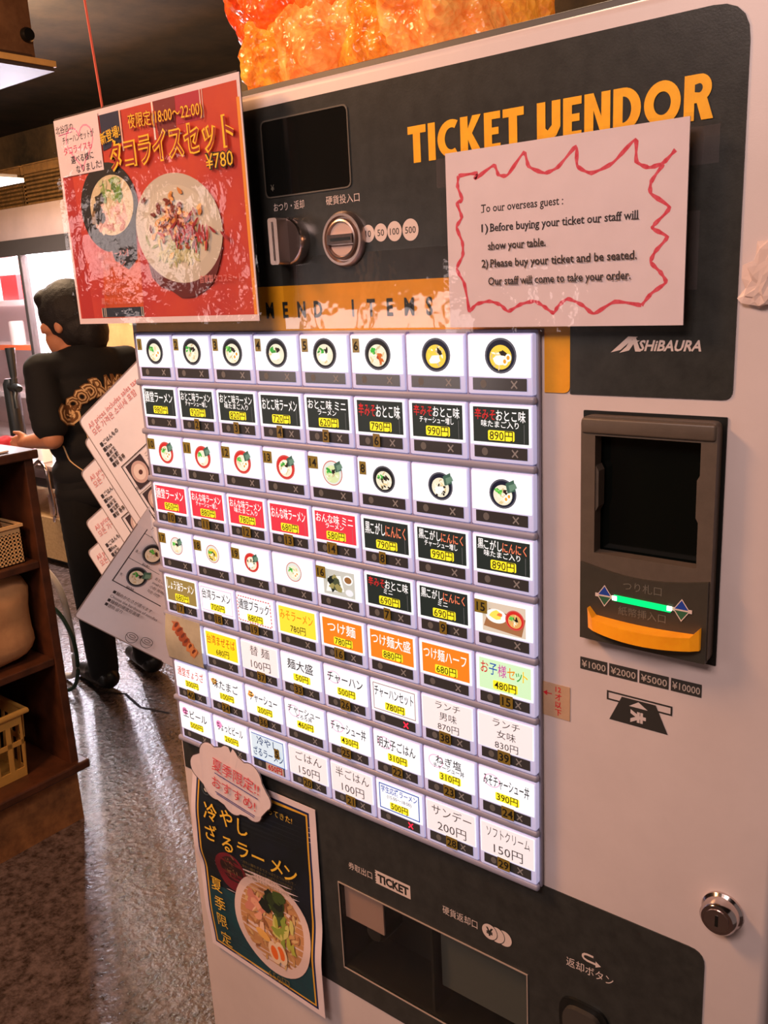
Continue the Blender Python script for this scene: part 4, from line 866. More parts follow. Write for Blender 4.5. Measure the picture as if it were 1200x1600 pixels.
# -- menus fanned out at the left side of the machine
C_ = V((0.84445, -0.618696, 1.55))
m_lam = mat('laminated_paper', (238, 228, 230), 0.28, var=0.03, vscale=20)
def menu_frame(tl, uref, vref, xf):
    u = (uref - tl).normalized(); n = u.cross(vref - tl).normalized(); v = u.cross(n).normalized()    # v points up the sheet
    if (vref - tl).dot(v) > 0: v = -v
    nn = u.cross(v).normalized()
    def place(a, b, d):
        q = tl + u * a + v * b + nn * d
        if q.x > xf: q = V((xf + d * 0.3, q.y + (q.x - xf), q.z))
        return q
    c = xf - tl.x; k = u.x * u.x + v.x * v.x
    return place, u, v, [((u.x * c / k, v.x * c / k), (u.x, v.x))]
menu_lbl = ['laminated menu sheet with photos of bowls, uppermost of the fan beside the machine', 'laminated menu sheet only peeking out behind the uppermost of the fan', 'second large laminated menu sheet in the fan beside the machine', 'third laminated menu sheet in the fan, with a worn corner', 'lowest laminated menu sheet of the upright fan, just above the crossing one']
tls = [(-0.1524, 0.010, 1.3991), (-0.1649, 0.022, 1.3692), (-0.1901, 0.026, 1.3248), (-0.2071, 0.034, 1.2530), (-0.2254, 0.042, 1.2061)]
A0 = V(tls[0]); uA = V((-0.0537, 0.030, 1.4684)) - A0; vA = V((-0.0506, 0.030, 1.2461)) - A0
rk = I((214, 120, 120)); kk = I((54, 46, 48))
for i, tl in enumerate(tls):
    tl = V(tl); xf = -0.046 + 0.003 * i
    pl_, u, v_, cuts = menu_frame(tl, tl + uA, tl + vA, xf); wd, ht = 0.19, (0.20, 0.16, 0.17, 0.15, 0.12)[i]
    mn = thing('menu_sheet', tl + V((0.05, 0.02, -0.2)), menu_lbl[i], 'menu', 'laminated menus beside the machine')
    fx = 0.0
    p = Print(); p.lift = 0
    pts = rounded([(0, -ht), (0, 0), (wd, 0), (wd, -ht)], [0.002, 0.008, 0.008, 0.002])
    p.poly(pts, m_lam); p.build('sheet', pl_, mn, cuts)
    p = Print(); p.poly(pts, m_lam); p.build('sheet_back', lambda a, b, d: pl_(a, b, -0.0012), mn, cuts)
    p = Print(); p.lift = 0.0004
    p.ring(pts, [(0.0012 + q[0] * (wd - 0.0024) / wd, -0.0012 + q[1] * (ht - 0.0024) / ht) for q in pts], I((150, 130, 122)))
    if i in (0, 2, 3, 4):
        p.text('All prices includes sales tax', 0.010, -0.016, 0.0095, rk, align='L', xs=1.0)
        p.text('모든 가격은 소비세 포함', 0.010, -0.026, 0.0095, rk, align='L', xs=1.0)
        for k, t in enumerate(('■ごはんもの', '■Rice', '■米飯', '■飯類', '■밥 종류')): p.text(t, 0.010, -0.044 - k * 0.0075, 0.0066, kk, align='L', bold=.02)
        p.frame(0.020, -ht + 0.006, 0.16, -0.082, 0.0012, kk)
        for k in range(3 if i == 0 else (2 if i == 2 else (1 if i == 3 else 0))):
            zc = -0.104 - k * 0.040; p.rect(0.020, zc - 0.0202, 0.16, zc - 0.0196, kk); p.rect(0.026, zc - 0.016, 0.058, zc + 0.018, I((60, 44, 48)))
            p.ell(0.042, zc + 0.001, 0.014, 0.014, I((206, 176, 168))); p.ell(0.042, zc + 0.001, 0.010, 0.010, I((236, 216, 206))); p.ell(0.043, zc, 0.0035, 0.003, I((90, 50, 44)))
            p.text(str(20 + k) + '.', 0.0235, zc - 0.012, 0.006, kk); p.text('¥150', 0.066, zc - 0.014, 0.006, kk, align='L')
            for q in range(3): p.text(('ごはん', 'Rice', '白飯')[q], 0.064, zc + 0.012 - q * 0.007, 0.0055, kk, align='L')
    p.build('printed_page', pl_, mn, cuts)
# the sheet that crosses the fan
D0 = V((-0.1100, -0.0600, 1.1678)); uD = V((-0.0605, 0.030, 1.0825)) - D0; vD = V((-0.0532, 0.030, 1.2872)) - D0
pl_, u, v_, cuts = menu_frame(D0, D0 + uD, D0 + vD, -0.049)
def dpl(a, b, d):
    return pl_(a, b, d)
s_ = 1 if (dpl(0, 0.05, 0) - D0).dot(vD) > 0 else -1
DP = lambda a, b, d: pl_(a, s_ * b, d)
mn = thing('menu_sheet', D0 + V((0.05, 0.02, -0.02)), 'laminated menu sheet lying across the fan, closest to the floor, with black ramen bowls', 'menu', 'laminated menus beside the machine')
cuts = [((cuts[0][0][0], s_ * cuts[0][0][1]), (cuts[0][1][0], s_ * cuts[0][1][1]))]; wd, ht = 0.20, 0.26
dd = 1 if (DP(0.02, 0.02, 0.01) - DP(0.02, 0.02, 0)).dot(C_ - D0) > 0 else -1
p = Print(); pts = rounded([(0, ht), (0, 0), (wd, 0), (wd, ht)], 0.004); p.poly(pts, m_lam); p.build('sheet', DP, mn, cuts)
p = Print(); p.poly(pts, mat('laminate_edge', (150, 128, 116), 0.3)); p.build('sheet_back', lambda a, b, d: DP(a, b, -0.0014 * dd), mn, cuts)
p = Print(); p.lift = 0.0003
p.ring(pts, [(0.0012 + q[0] * (wd - 0.0024) / wd, 0.0012 + q[1] * (ht - 0.0024) / ht) for q in pts], I((150, 130, 122)))
p.frame(0.014, 0.062, 0.19, 0.25, 0.0012, kk); p.rect(0.014, 0.097, 0.19, 0.0976, kk); p.rect(0.014, 0.133, 0.19, 0.1336, kk)
rnd = random.Random(4)
for k, zc in enumerate((0.081, 0.116, 0.150)):
    bowl(p, 0.038, zc, 0.0135, 'kwgkn' if k == 0 else 'kwgk', rnd, L=lambda c, e=0: ink(c))
    p.text(str(9 - k) + '.', 0.019, zc - 0.006, 0.0055, kk); p.text('¥690', 0.038, zc - 0.0165, 0.005, kk)
    for q, t in enumerate(('おとこ味ミニラーメン', 'small OTOKO ramen', '小份 男味拉面', '작은 라면')): p.text(t, 0.058, zc + 0.010 - q * 0.006, 0.0046, kk, align='L')
for q, t in enumerate(('■麺のかたさが選べます', 'Choose the hardness of noodles', '■麵條的硬度可選擇', '■면의 굳기')): p.text(t, 0.022, 0.052 - q * 0.006, 0.0052, kk, align='L')
for bx_, bz in ((0.075, 0.013), (0.095, 0.016)):
    p.ring(ell(bx_, bz, 0.008, 0.0045), ell(bx_, bz, 0.0073, 0.0038), kk); p.stroke(ell(bx_, bz - 0.001, 0.008, 0.008, 10, 0, PI, 2 * PI), 0.0007, kk); p.ring(ell(bx_, bz, 0.0045, 0.002), ell(bx_, bz, 0.0038, 0.0013), kk)
p.build('printed_page', lambda a, b, d: DP(a, b, d * dd), mn, cuts)
hd = MB(); hd.box((-0.110, 0.14, 0.98), (X0 - 0.0005, 0.142, 1.16), m_dark).box((-0.110, 0.14, 0.98), (-0.107, 0.30, 1.16), m_dark).box((-0.110, 0.14, 0.975), (X0 - 0.0005, 0.30, 0.98), m_dark)
hd.build('menu_holder', machine)

# ------------------------------------------------------------------ orange crystal lump on top of the machine
def crystal_mat(name, c1, c2, em):
    m = bpy.data.materials.new(name); m.use_nodes = True; nt = m.node_tree; b = nt.nodes['Principled BSDF']
    tc = nt.nodes.new('ShaderNodeTexCoord'); n = nt.nodes.new('ShaderNodeTexNoise'); n.inputs['Scale'].default_value = 26; n.inputs['Detail'].default_value = 8; n.inputs['Roughness'].default_value = 0.7; n.inputs['Distortion'].default_value = 0.8
    nt.links.new(tc.outputs['Object'], n.inputs['Vector'])
    cr_ = nt.nodes.new('ShaderNodeValToRGB'); cr_.color_ramp.elements[0].position = 0.36; cr_.color_ramp.elements[1].position = 0.66
    cr_.color_ramp.elements[0].color = L3(c1) + (1,); cr_.color_ramp.elements[1].color = L3(c2) + (1,)
    nt.links.new(n.outputs['Fac'], cr_.inputs[0]); nt.links.new(cr_.outputs[0], b.inputs['Base Color']); nt.links.new(cr_.outputs[0], b.inputs['Emission Color'])
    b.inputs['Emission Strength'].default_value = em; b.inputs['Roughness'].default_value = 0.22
    b.inputs['Subsurface Weight'].default_value = 0.3; b.inputs['Subsurface Radius'].default_value = (0.05, 0.02, 0.008); b.inputs['Subsurface Scale'].default_value = 0.4
    vo = nt.nodes.new('ShaderNodeTexVoronoi'); vo.inputs['Scale'].default_value = 130; nt.links.new(tc.outputs['Object'], vo.inputs['Vector'])
    bp = nt.nodes.new('ShaderNodeBump'); bp.inputs['Strength'].default_value = 0.8; bp.inputs['Distance'].default_value = 0.004
    nt.links.new(vo.outputs['Distance'], bp.inputs['Height']); nt.links.new(bp.outputs['Normal'], b.inputs['Normal'])
    return m
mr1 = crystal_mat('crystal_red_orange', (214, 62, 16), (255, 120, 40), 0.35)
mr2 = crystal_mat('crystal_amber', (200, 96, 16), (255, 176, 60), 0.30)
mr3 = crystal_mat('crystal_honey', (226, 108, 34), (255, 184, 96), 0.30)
RT0 = PZ(0.1655)
rock = thing('crystal_lump', (0.19, 0.25, RT0), 'large glistening orange and amber crystal lump standing on top of the machine', 'crystal')
lumps = [  # x, y, z above top, rx, ry, rz, material
 (0.02, 0.26, 0.150, 0.105, 0.09, 0.085, mr1), (0.14, 0.27, 0.165, 0.110, 0.10, 0.100, mr1), (0.27, 0.27, 0.180, 0.100, 0.09, 0.090, mr1),
 (0.03, 0.24, 0.060, 0.062, 0.07, 0.064, mr2), (0.12, 0.23, 0.060, 0.075, 0.07, 0.065, mr3), (0.22, 0.24, 0.070, 0.070, 0.07, 0.075, mr2), (0.31, 0.24, 0.075, 0.085, 0.08, 0.078, mr3), (0.355, 0.27, 0.110, 0.062, 0.07, 0.115, mr2), (0.21, 0.23, 0.125, 0.05, 0.05, 0.06, mr2)]
for i, (x, y, z, rx, ry, rz, mt) in enumerate(lumps):
    x = 0.030 + x * 0.80; rx *= 0.84; z -= 0.012
    b = bmesh.new(); bmesh.ops.create_icosphere(b, subdivisions=5, radius=1)
    for v in b.verts:
        n_ = v.co + V((i * 7.1, 0, 0)); k = 1 + 0.22 * noise.noise(n_ * 1.6) + 0.10 * noise.noise(n_ * 4) + 0.05 * (1 - 2 * abs(noise.noise(n_ * 9))) + 0.02 * noise.noise(n_ * 22)
        if mt is mr3: k += 0.05 * math.sin(math.atan2(v.co.y, v.co.x) * 9)
        v.co = V((x + v.co.x * rx * k, y + v.co.y * ry * k, max(RT0, RT0 + z + v.co.z * rz * k)))
    MB().bm(b, mt).build('crystal', rock, 'all')

# ------------------------------------------------------------------ open shelf unit on the left
m_wood = mat('dark_red_wood', (86, 48, 30), 0.42, rgb2=(58, 32, 20), vscale=14)
m_plinth = mat('scuffed_tan_wood', (168, 112, 66), 0.6, rgb2=(112, 72, 44), vscale=16)
m_cream = mat('cream_plastic', (226, 184, 132), 0.45, var=0.05)
m_ochre = mat('ochre_plastic', (206, 156, 78), 0.45, var=0.06)
cab = thing('shelf_unit', (-1.61, 0.1, 0.0), 'dark brown wooden open shelf unit with baskets and a paper bag', 'shelf')
MB().box((-1.82, 0.628, 0.17), (-1.420, 0.655, 1.125), m_wood, 0.003).build('side_panel', cab)
MB().box((-1.82, -0.455, 0.17), (-1.420, -0.428, 1.125), m_wood, 0.003).build('side_panel', cab)
MB().box((-1.82, -0.43, 0.17), (-1.80, 0.63, 1.125), mat('dark_back_board', (40, 26, 18), 0.7)).build('back_panel', cab)
MB().box((-1.83, -0.47, 1.125), (-1.410, 0.668, 1.150), m_wood, 0.004).build('top_board', cab)
for z in (0.815, 0.518): MB().box((-1.80, -0.428, z), (-1.422, 0.628, z + 0.022), m_wood, 0.003).build('shelf', cab)
MB().box((-1.83, -0.47, 0.170), (-1.400, 0.680, 0.198), m_wood, 0.006).build('bottom_board', cab)
MB().box((-1.81, -0.45, 0.0), (-1.430, 0.650, 0.170), m_plinth).build('plinth', cab)
tag(MB().box((-1.74, 0.18, 1.1505), (-1.44, 0.60, 1.1565), mat('white_tray', (236, 220, 210), 0.3), 0.002).build('white_tray'), 'thin white tray lying on the shelf unit top', 'tray')

def lattice(mb, o, u, v, nu, nv, wd, ht, bar, th, mt, n):
    """a wall with rows of holes: crossing flat bars"""
    o = V(o); u = V(u); v = V(v); n = V(n)
    for i in range(nu + 1):
        a = wd * i / nu; q = [o + u * max(0, a - bar / 2), o + u * min(wd, a + bar / 2)]
        vs_ = [q[0], q[1], q[1] + v * ht, q[0] + v * ht]; vs_ += [x_ + n * th for x_ in vs_]
        mb.add(vs_, [[0, 1, 2, 3], [7, 6, 5, 4], [0, 4, 5, 1], [2, 6, 7, 3], [1, 5, 6, 2], [0, 3, 7, 4]], mt)
    for j in range(nv + 1):
        a = ht * j / nv; q = [o + v * max(0, a - bar / 2), o + v * min(ht, a + bar / 2)]
        vs_ = [q[0], q[0] + u * wd, q[1] + u * wd, q[1]]; vs_ += [x_ + n * th for x_ in vs_]
        mb.add(vs_, [[0, 1, 2, 3], [7, 6, 5, 4], [0, 4, 5, 1], [2, 6, 7, 3], [1, 5, 6, 2], [0, 3, 7, 4]], mt)
def basket(name, lo, hi, mt, nu, nv, bar, lip, label, rim=0.006):
    lo = V(lo); hi = V(hi); t = thing(name, ((lo.x + hi.x) / 2, (lo.y + hi.y) / 2, lo.z), label, 'basket')
    dx, dy, dz = hi - lo
    mb = MB(); lattice(mb, (hi.x, lo.y, lo.z), (0, 1, 0), (0, 0, 1), nu, nv, dy, dz - lip, bar, 0.002, mt, (-1, 0, 0)); mb.box((hi.x - 0.002, lo.y, hi.z - lip), (hi.x, hi.y, hi.z), mt).build('front_wall', t)
    mb = MB(); lattice(mb, (lo.x, lo.y, lo.z), (0, 1, 0), (0, 0, 1), nu, nv, dy, dz - lip, bar, 0.002, mt, (1, 0, 0)); mb.box((lo.x, lo.y, hi.z - lip), (lo.x + 0.002, hi.y, hi.z), mt).build('back_wall', t)
    k = max(2, int(nu * dx / dy))
    for y, s in ((lo.y, 1), (hi.y, -1)):
        mb = MB(); lattice(mb, (lo.x, y, lo.z), (1, 0, 0), (0, 0, 1), k, nv, dx, dz - lip, bar, 0.002, mt, (0, s, 0)); mb.box((lo.x, min(y, y + s * 0.002), hi.z - lip), (hi.x, max(y, y + s * 0.002), hi.z), mt).build('end_wall', t)
    MB().box(lo, (hi.x, hi.y, lo.z + 0.003), mt).build('base', t)
    MB().ringprism([(lo.x - rim, lo.y - rim), (hi.x + rim, lo.y - rim), (hi.x + rim, hi.y + rim), (lo.x - rim, hi.y + rim)], [(lo.x + 0.002, lo.y + 0.002), (hi.x - 0.002, lo.y + 0.002), (hi.x - 0.002, hi.y - 0.002), (lo.x + 0.002, hi.y - 0.002)], lambda a, b, d: V((a, b, hi.z + d)), -0.003, 0.005, mt).build('rim', t)
    return t
basket('cream_basket', (-1.70, 0.22, 0.8375), (-1.445, 0.600, 0.945), m_cream, 34, 8, 0.006, 0.018, 'cream perforated plastic basket on the upper shelf')
def lump(name, c, r, seed, mt, label, cat, amp=0.25, floorz=None, sub=4):
    b = bmesh.new(); bmesh.ops.create_icosphere(b, subdivisions=sub, radius=1)
    for v in b.verts:
        n_ = v.co + V((seed * 3.3, 1, 0)); k = 1 + amp * noise.noise(n_ * 1.5) + amp * 0.5 * noise.noise(n_ * 3.5) + amp * 0.25 * (1 - 2 * abs(noise.noise(n_ * 6)))
        q = V((c[0] + v.co.x * r[0] * k, c[1] + v.co.y * r[1] * k, c[2] + v.co.z * r[2] * k)); 
        if floorz is not None: q.z = max(floorz, q.z)
        v.co = q
    return tag(MB().bm(b, mt).build(name, smooth='all'), label, cat)
lump('plastic_wrap', (-1.56, 0.42, 0.965), (0.10, 0.16, 0.10), 1, mat('wrapped_plastic', (186, 150, 120), 0.2, rgb2=(140, 104, 80), vscale=14, bump=0.5, bscale=30), 'crinkled plastic-wrapped bundle inside the cream basket', 'bundle', 0.3, 0.842)
b = bmesh.new(); bmesh.ops.create_cube(b, size=1); bmesh.ops.subdivide_edges(b, edges=b.edges[:], cuts=9, use_grid_fill=True)
for v in b.verts:
    c_ = V((v.co.x * 2, v.co.y * 2, v.co.z * 2)); rr_ = 1.0
    l4 = (abs(c_.x) ** 5 + abs(c_.y) ** 5 + abs(c_.z) ** 5) ** 0.2; c_ = c_ / max(l4, 1e-6) * max(abs(c_.x), abs(c_.y), abs(c_.z))
    k = 1 + 0.07 * noise.noise(c_ * 1.8) + 0.04 * abs(noise.noise(c_ * 4))
    v.co = V((-1.575 + c_.x * 0.130 * k, 0.385 + c_.y * 0.232 * k, max(0.5405, 0.678 + c_.z * 0.140 * k)))
tag(MB().bm(b, mat('kraft_paper', (210, 158, 112), 0.7, rgb2=(186, 132, 92), vscale=10, bump=0.4, bscale=14)).build('paper_bag', smooth='all'), 'bulging brown paper bag on the middle shelf', 'bag')
# slotted ochre basket, flared
def slotted(lo, hi, label):
    lo = V(lo); hi = V(hi); t = thing('laundry_basket', ((lo.x + hi.x) / 2, (lo.y + hi.y) / 2, lo.z), label, 'basket'); fl = 0.018
    def wall(p0, p1, out, n, nm):
        p0 = V(p0); p1 = V(p1); out = V(out); u = (p1 - p0).normalized(); L_ = (p1 - p0).length; H = hi.z - lo.z; mb = MB()
        def quad(a0, a1, h0, h1):
            q = [p0 + u * a + V((0, 0, h)) + out * (fl * h / H) for a, h in ((a0, h0), (a1, h0), (a1, h1), (a0, h1))]; q += [x_ - out * 0.003 for x_ in q]
            mb.add(q, [[0, 1, 2, 3], [7, 6, 5, 4], [0, 4, 5, 1], [2, 6, 7, 3], [1, 5, 6, 2], [0, 3, 7, 4]], m_ochre)
        quad(0, L_, 0, 0.03); quad(0, L_, 0.105, 0.120); quad(0, L_, H - 0.035, H)
        for i in range(n + 1):
            a = L_ * i / n; quad(max(0, a - 0.007), min(L_, a + 0.007), 0.03, H - 0.035)
        mb.build(nm, t)
    wall((hi.x, lo.y, lo.z), (hi.x, hi.y, lo.z), (1, 0, 0), 11, 'front_wall'); wall((lo.x, lo.y, lo.z), (lo.x, hi.y, lo.z), (-1, 0, 0), 11, 'back_wall')
    wall((lo.x, hi.y, lo.z), (hi.x, hi.y, lo.z), (0, 1, 0), 7, 'end_wall'); wall((lo.x, lo.y, lo.z), (hi.x, lo.y, lo.z), (0, -1, 0), 7, 'end_wall')
    MB().box(lo, (hi.x, hi.y, lo.z + 0.004), m_ochre).build('base', t)
    x0, x1, y0, y1 = lo.x - fl, hi.x + fl, lo.y - fl, hi.y + fl
    MB().tube([(x0, y0, hi.z), (x1, y0, hi.z), (x1, y1, hi.z), (x0, y1, hi.z), (x0, y0, hi.z)], 0.009, m_ochre, 8).build('rim', t, True)
slotted((-1.74, 0.05, 0.1985), (-1.475, 0.520, 0.405), 'ochre slotted plastic basket on the bottom shelf')
lump('cloth_bundle', (-1.60, 0.28, 0.330), (0.095, 0.17, 0.090), 5, mat('beige_cloth', (206, 150, 110), 0.8, rgb2=(170, 110, 80), vscale=12, bump=0.4, bscale=30), 'crumpled beige cloth inside the ochre basket', 'cloth', 0.2, 0.204)

# ------------------------------------------------------------------ hoses on the floor
def smooth_pts(pts, k=6):
    P_ = [V(p) for p in pts]; out = []
    for i in range(len(P_) - 1):
        a = P_[max(i - 1, 0)]; b = P_[i]; c = P_[i + 1]; d = P_[min(i + 2, len(P_) - 1)]
        for j in range(k):
            t = j / k; out.append(0.5 * ((2 * b) + (c - a) * t + (2 * a - 5 * b + 4 * c - d) * t * t + (3 * b - a - 3 * c + d) * t ** 3))
    return out + [P_[-1]]
tag(MB().tube(smooth_pts([(-2.42, 1.10, 0.60), (-2.32, 1.13, 0.53), (-2.25, 1.15, 0.44), (-2.215, 1.15, 0.30), (-2.23, 1.16, 0.16), (-2.30, 1.19, 0.05), (-2.42, 1.20, 0.013), (-2.60, 1.22, 0.013)]), 0.013, mat('white_hose', (214, 206, 200), 0.35), 10).build('white_hose', smooth='all'), 'white hose arching down to the floor behind the shelf unit', 'hose')
tag(MB().tube(smooth_pts([(-2.36, 1.06, 0.46), (-2.20, 1.09, 0.385), (-2.138, 1.10, 0.31), (-2.112, 1.10, 0.24), (-2.14, 1.11, 0.12), (-2.22, 1.12, 0.03), (-2.34, 1.10, 0.008), (-2.5, 1.1, 0.008)]), 0.008, mat('green_hose', (24, 60, 42), 0.35), 10).build('green_hose', smooth='all'), 'thin dark green hose curling onto the floor behind the shelf unit', 'hose')

# ------------------------------------------------------------------ kitchen: table, tap, pots, fridge
m_ss = mat('stainless', (200, 180, 172), 0.32, 0.85, var=0.05, vscale=8)
m_tan2 = mat('tan_laminate', (176, 142, 96), 0.6, rgb2=(150, 116, 76), vscale=60)
tbl = thing('prep_table', (-4.2, 2.32, 0.0), 'low steel-topped prep table with a tan cupboard below', 'table')
MB().box((-5.4, 2.04, 0.60), (-2.95, 2.58, 0.63), m_ss, 0.004).build('table_top', tbl, True)
MB().box((-5.36, 2.08, 0.045), (-2.99, 2.55, 0.30), m_tan2).build('cupboard', tbl)
MB().box((-5.33, 2.12, 0.0), (-3.02, 2.52, 0.045), m_dark).build('toe_kick', tbl)
for x in (-5.3, -4.2, -3.05):
    for y in (2.10, 2.50): MB().tube([(x, y, 0.30), (x, y, 0.60)], 0.016, m_ss, 10).build('leg', tbl, True)
tw = thing('beer_tap', (-4.20, 2.15, 0.63), 'black beer tap tower on the prep table', 'beer tap')
tc_ = (-4.20, 2.15)
MB().lathe([(0.07, 0), (0.07, 0.012), (0.045, 0.02), (0.045, 0.44), (0.03, 0.47), (0.0, 0.47)], lambda a, b, d: V((tc_[0] + a, tc_[1] + b, 0.63 + d)), m_dark, 24).build('tower', tw, True)
MB().tube([(-4.22, 2.15, 1.055), (-4.10, 2.12, 1.055), (-4.02, 2.10, 1.050)], [0.030, 0.026, 0.018], m_dark, 14).build('faucet_body', tw, True)
MB().tube([(-4.08, 2.115, 1.05), (-4.06, 2.09, 1.00), (-4.05, 2.08, 0.94)], [0.016, 0.014, 0.012], m_dark, 12).build('spout', tw, True)
MB().tube([(-4.115, 2.125, 1.06), (-4.118, 2.128, 1.10), (-4.124, 2.135, 1.12), (-4.140, 2.145, 1.28)], [0.022, 0.014, 0.022, 0.028], m_dark, 14).build('tap_handle', tw, True)
MB().tube([(-4.112, 2.122, 1.045), (-4.116, 2.126, 1.105)], 0.024, m_dark, 14).build('collar', tw, True)
tag(MB().box((-3.90, 2.075, 0.6305), (-3.835, 2.14, 0.755), mat('white_plastic_box', (240, 236, 232), 0.4), 0.008, 3).build('white_container', smooth=True), 'small white container on the prep table edge', 'container')
def pot(name, x, y, z, r, h, mt, label, lid=False):
    t = thing(name, (x, y, z), label, 'pot'); pl_ = lambda a, b, d: V((x + a, y + b, z + d))
    MB().lathe([(r * 0.94, 0), (r, 0.01), (r, h), (r + 0.006, h + 0.003), (r - 0.004, h + 0.003), (r - 0.006, h - 0.004), (r - 0.008, 0.012), (0, 0.012)], pl_, mt, 28).build('body', t, True)
    MB().tube(smooth_pts([(x + r, y - 0.02, z + h * 0.8), (x + r + 0.03, y - 0.015, z + h * 0.8), (x + r + 0.03, y + 0.015, z + h * 0.8), (x + r, y + 0.02, z + h * 0.8)]), 0.005, mt, 8).build('handle', t, True)
pot('steel_pot', -3.86, 2.17, 0.30, 0.075, 0.12, m_ss, 'steel pot on the cupboard under the prep table')
pot('dark_pan', -3.66, 2.16, 0.30, 0.085, 0.09, mat('dark_iron', (40, 34, 32), 0.4, 0.6), 'dark iron pan beside the steel pot under the prep table')
tag(MB().tube(smooth_pts([(-3.86, 2.035, 0.63), (-3.80, 2.03, 0.655), (-3.74, 2.025, 0.62), (-3.72, 2.025, 0.50), (-3.71, 2.028, 0.38), (-3.73, 2.03, 0.31)]), 0.011, m_chrome, 10).build('shower_hose', smooth='all'), 'silver flexible hose hanging over the prep table edge', 'hose')

fr_ = thing('display_fridge', (-5.35, 2.94, 0.0), 'tall glass-door refrigerator glowing white inside behind the staff member', 'refrigerator')
m_fw = mat('fridge_liner_white', (244, 226, 226), 0.4)
m_hd = mat('fridge_header_steel', (206, 178, 168), 0.45, 0.2, var=0.08, vscale=4)
m_fd = mat('fridge_frame_dark', (70, 64, 60), 0.45)
FX0, FX1 = -6.6, -4.02
MB().box((FX0, 2.62, 1.925), (FX1, 3.26, 2.12), m_hd, 0.006).build('header', fr_, True)
MB().box((FX0, 2.61, 1.825), (FX1, 2.66, 1.925), m_fd).build('top_rail', fr_)
MB().box((FX0, 3.20, 0.08), (FX1, 3.26, 1.925), m_fw).build('back_liner', fr_)
for x in (FX0, FX1 - 0.04): MB().box((x, 2.62, 0.08), (x + 0.04, 3.20, 1.925), m_fw).build('side_liner', fr_)
MB().box((FX0, 2.62, 0.0), (FX1, 3.26, 0.12), m_fd).build('base', fr_)
MB().box((FX0, 2.66, 1.83), (FX1, 3.20, 1.925), m_fw).build('ceiling_liner', fr_)
for x in (-5.72, -4.705, FX1 - 0.03, FX0): MB().box((x, 2.605, 0.12), (x + 0.035, 2.655, 1.83), m_fd, 0.004).build('mullion', fr_)
for a, b_ in ((-5.685, -4.705), (-4.67, FX1 - 0.03), (FX0 + 0.035, -5.72)): MB().box((a, 2.628, 0.12), (b_, 2.634, 1.828), m_glass).build('glass_pane', fr_)
for z in (0.55, 0.88, 1.22, 1.53): 
    sh = MB().box((FX0 + 0.04, 2.78, z), (FX1 - 0.04, 3.18, z + 0.012), mat('fridge_shelf', (250, 236, 234), 0.3)).build('fridge_shelf', fr_)
    MB().box((FX0 + 0.04, 2.772, z - 0.016), (FX1 - 0.04, 2.780, z + 0.020), mat('orange_rail' if z == 1.22 else 'white_rail', (250, 120, 70) if z == 1.22 else (246, 230, 230), 0.4)).build('price_rail', sh)
MB().box((-4.855, 2.752, 1.07), (-4.668, 2.765, 1.825), m_fw).build('lamp_housing', fr_)
tag(MB().box((-5.42, 2.86, 1.542), (-5.20, 2.98, 1.725), mat('red_carton', (236, 40, 44), 0.4), 0.004).build('red_carton'), 'red carton standing on a shelf of the refrigerator', 'carton')
bo = thing('white_bottle', (-4.66, 2.90, 1.542), 'white bottle on the refrigerator shelf above the staff member', 'bottle')
MB().lathe([(0.036, 0), (0.04, 0.01), (0.04, 0.13), (0.03, 0.16), (0.014, 0.175), (0.014, 0.2), (0, 0.2)], lambda a, b, d: V((-4.66 + a, 2.90 + b, 1.542 + d)), mat('white_bottle', (250, 246, 240), 0.3), 24).build('body', bo, True)
MB().tube([(-4.66, 2.90, 1.74), (-4.675, 2.89, 1.775), (-4.72, 2.87, 1.80)], [0.012, 0.009, 0.004], mat('white_bottle', (250, 246, 240), 0.3), 10).build('nozzle', bo, True)
for x in (-5.36,):
    tag(MB().lathe([(0.05, 0), (0.052, 0.01), (0.052, 0.16), (0.046, 0.17), (0, 0.17)], lambda a, b, d: V((x + a, 2.90 + b, 1.232 + d)), mat('white_tub', (250, 236, 232), 0.35), 24).build('white_tub', smooth=True), 'white plastic tub below the red carton in the refrigerator', 'tub')
m_bask = mat('brown_basket', (140, 100, 52), 0.6, rgb2=(104, 74, 40), vscale=20)
basket('brown_basket', (-5.00, 2.66, 2.121), (-4.62, 2.92, 2.36), m_bask, 14, 8, 0.012, 0.05, 'brown perforated basket on the refrigerator, nearer the overhead shelf')
basket('brown_basket', (-4.58, 2.66, 2.121), (-4.10, 2.92, 2.36), m_bask, 16, 8, 0.012, 0.05, 'brown perforated basket on the refrigerator, behind the orange poster')
for x, w_ in ((-4.81, 0.17), (-4.34, 0.21)):
    tag(MB().box((x - w_, 2.675, 2.126), (x + w_, 2.905, 2.32), mat('brown_carton', (110, 74, 38), 0.7, var=0.1), 0.006).build('brown_carton'), 'brown carton inside the perforated basket %s' % ('nearer the overhead shelf' if x < -4.5 else 'behind the orange poster'), 'carton')
struct(MB().box((-3.99, 2.64, 0.0), (-1.2, 2.74, 2.25), m_tanwood).build('wall_partition'))

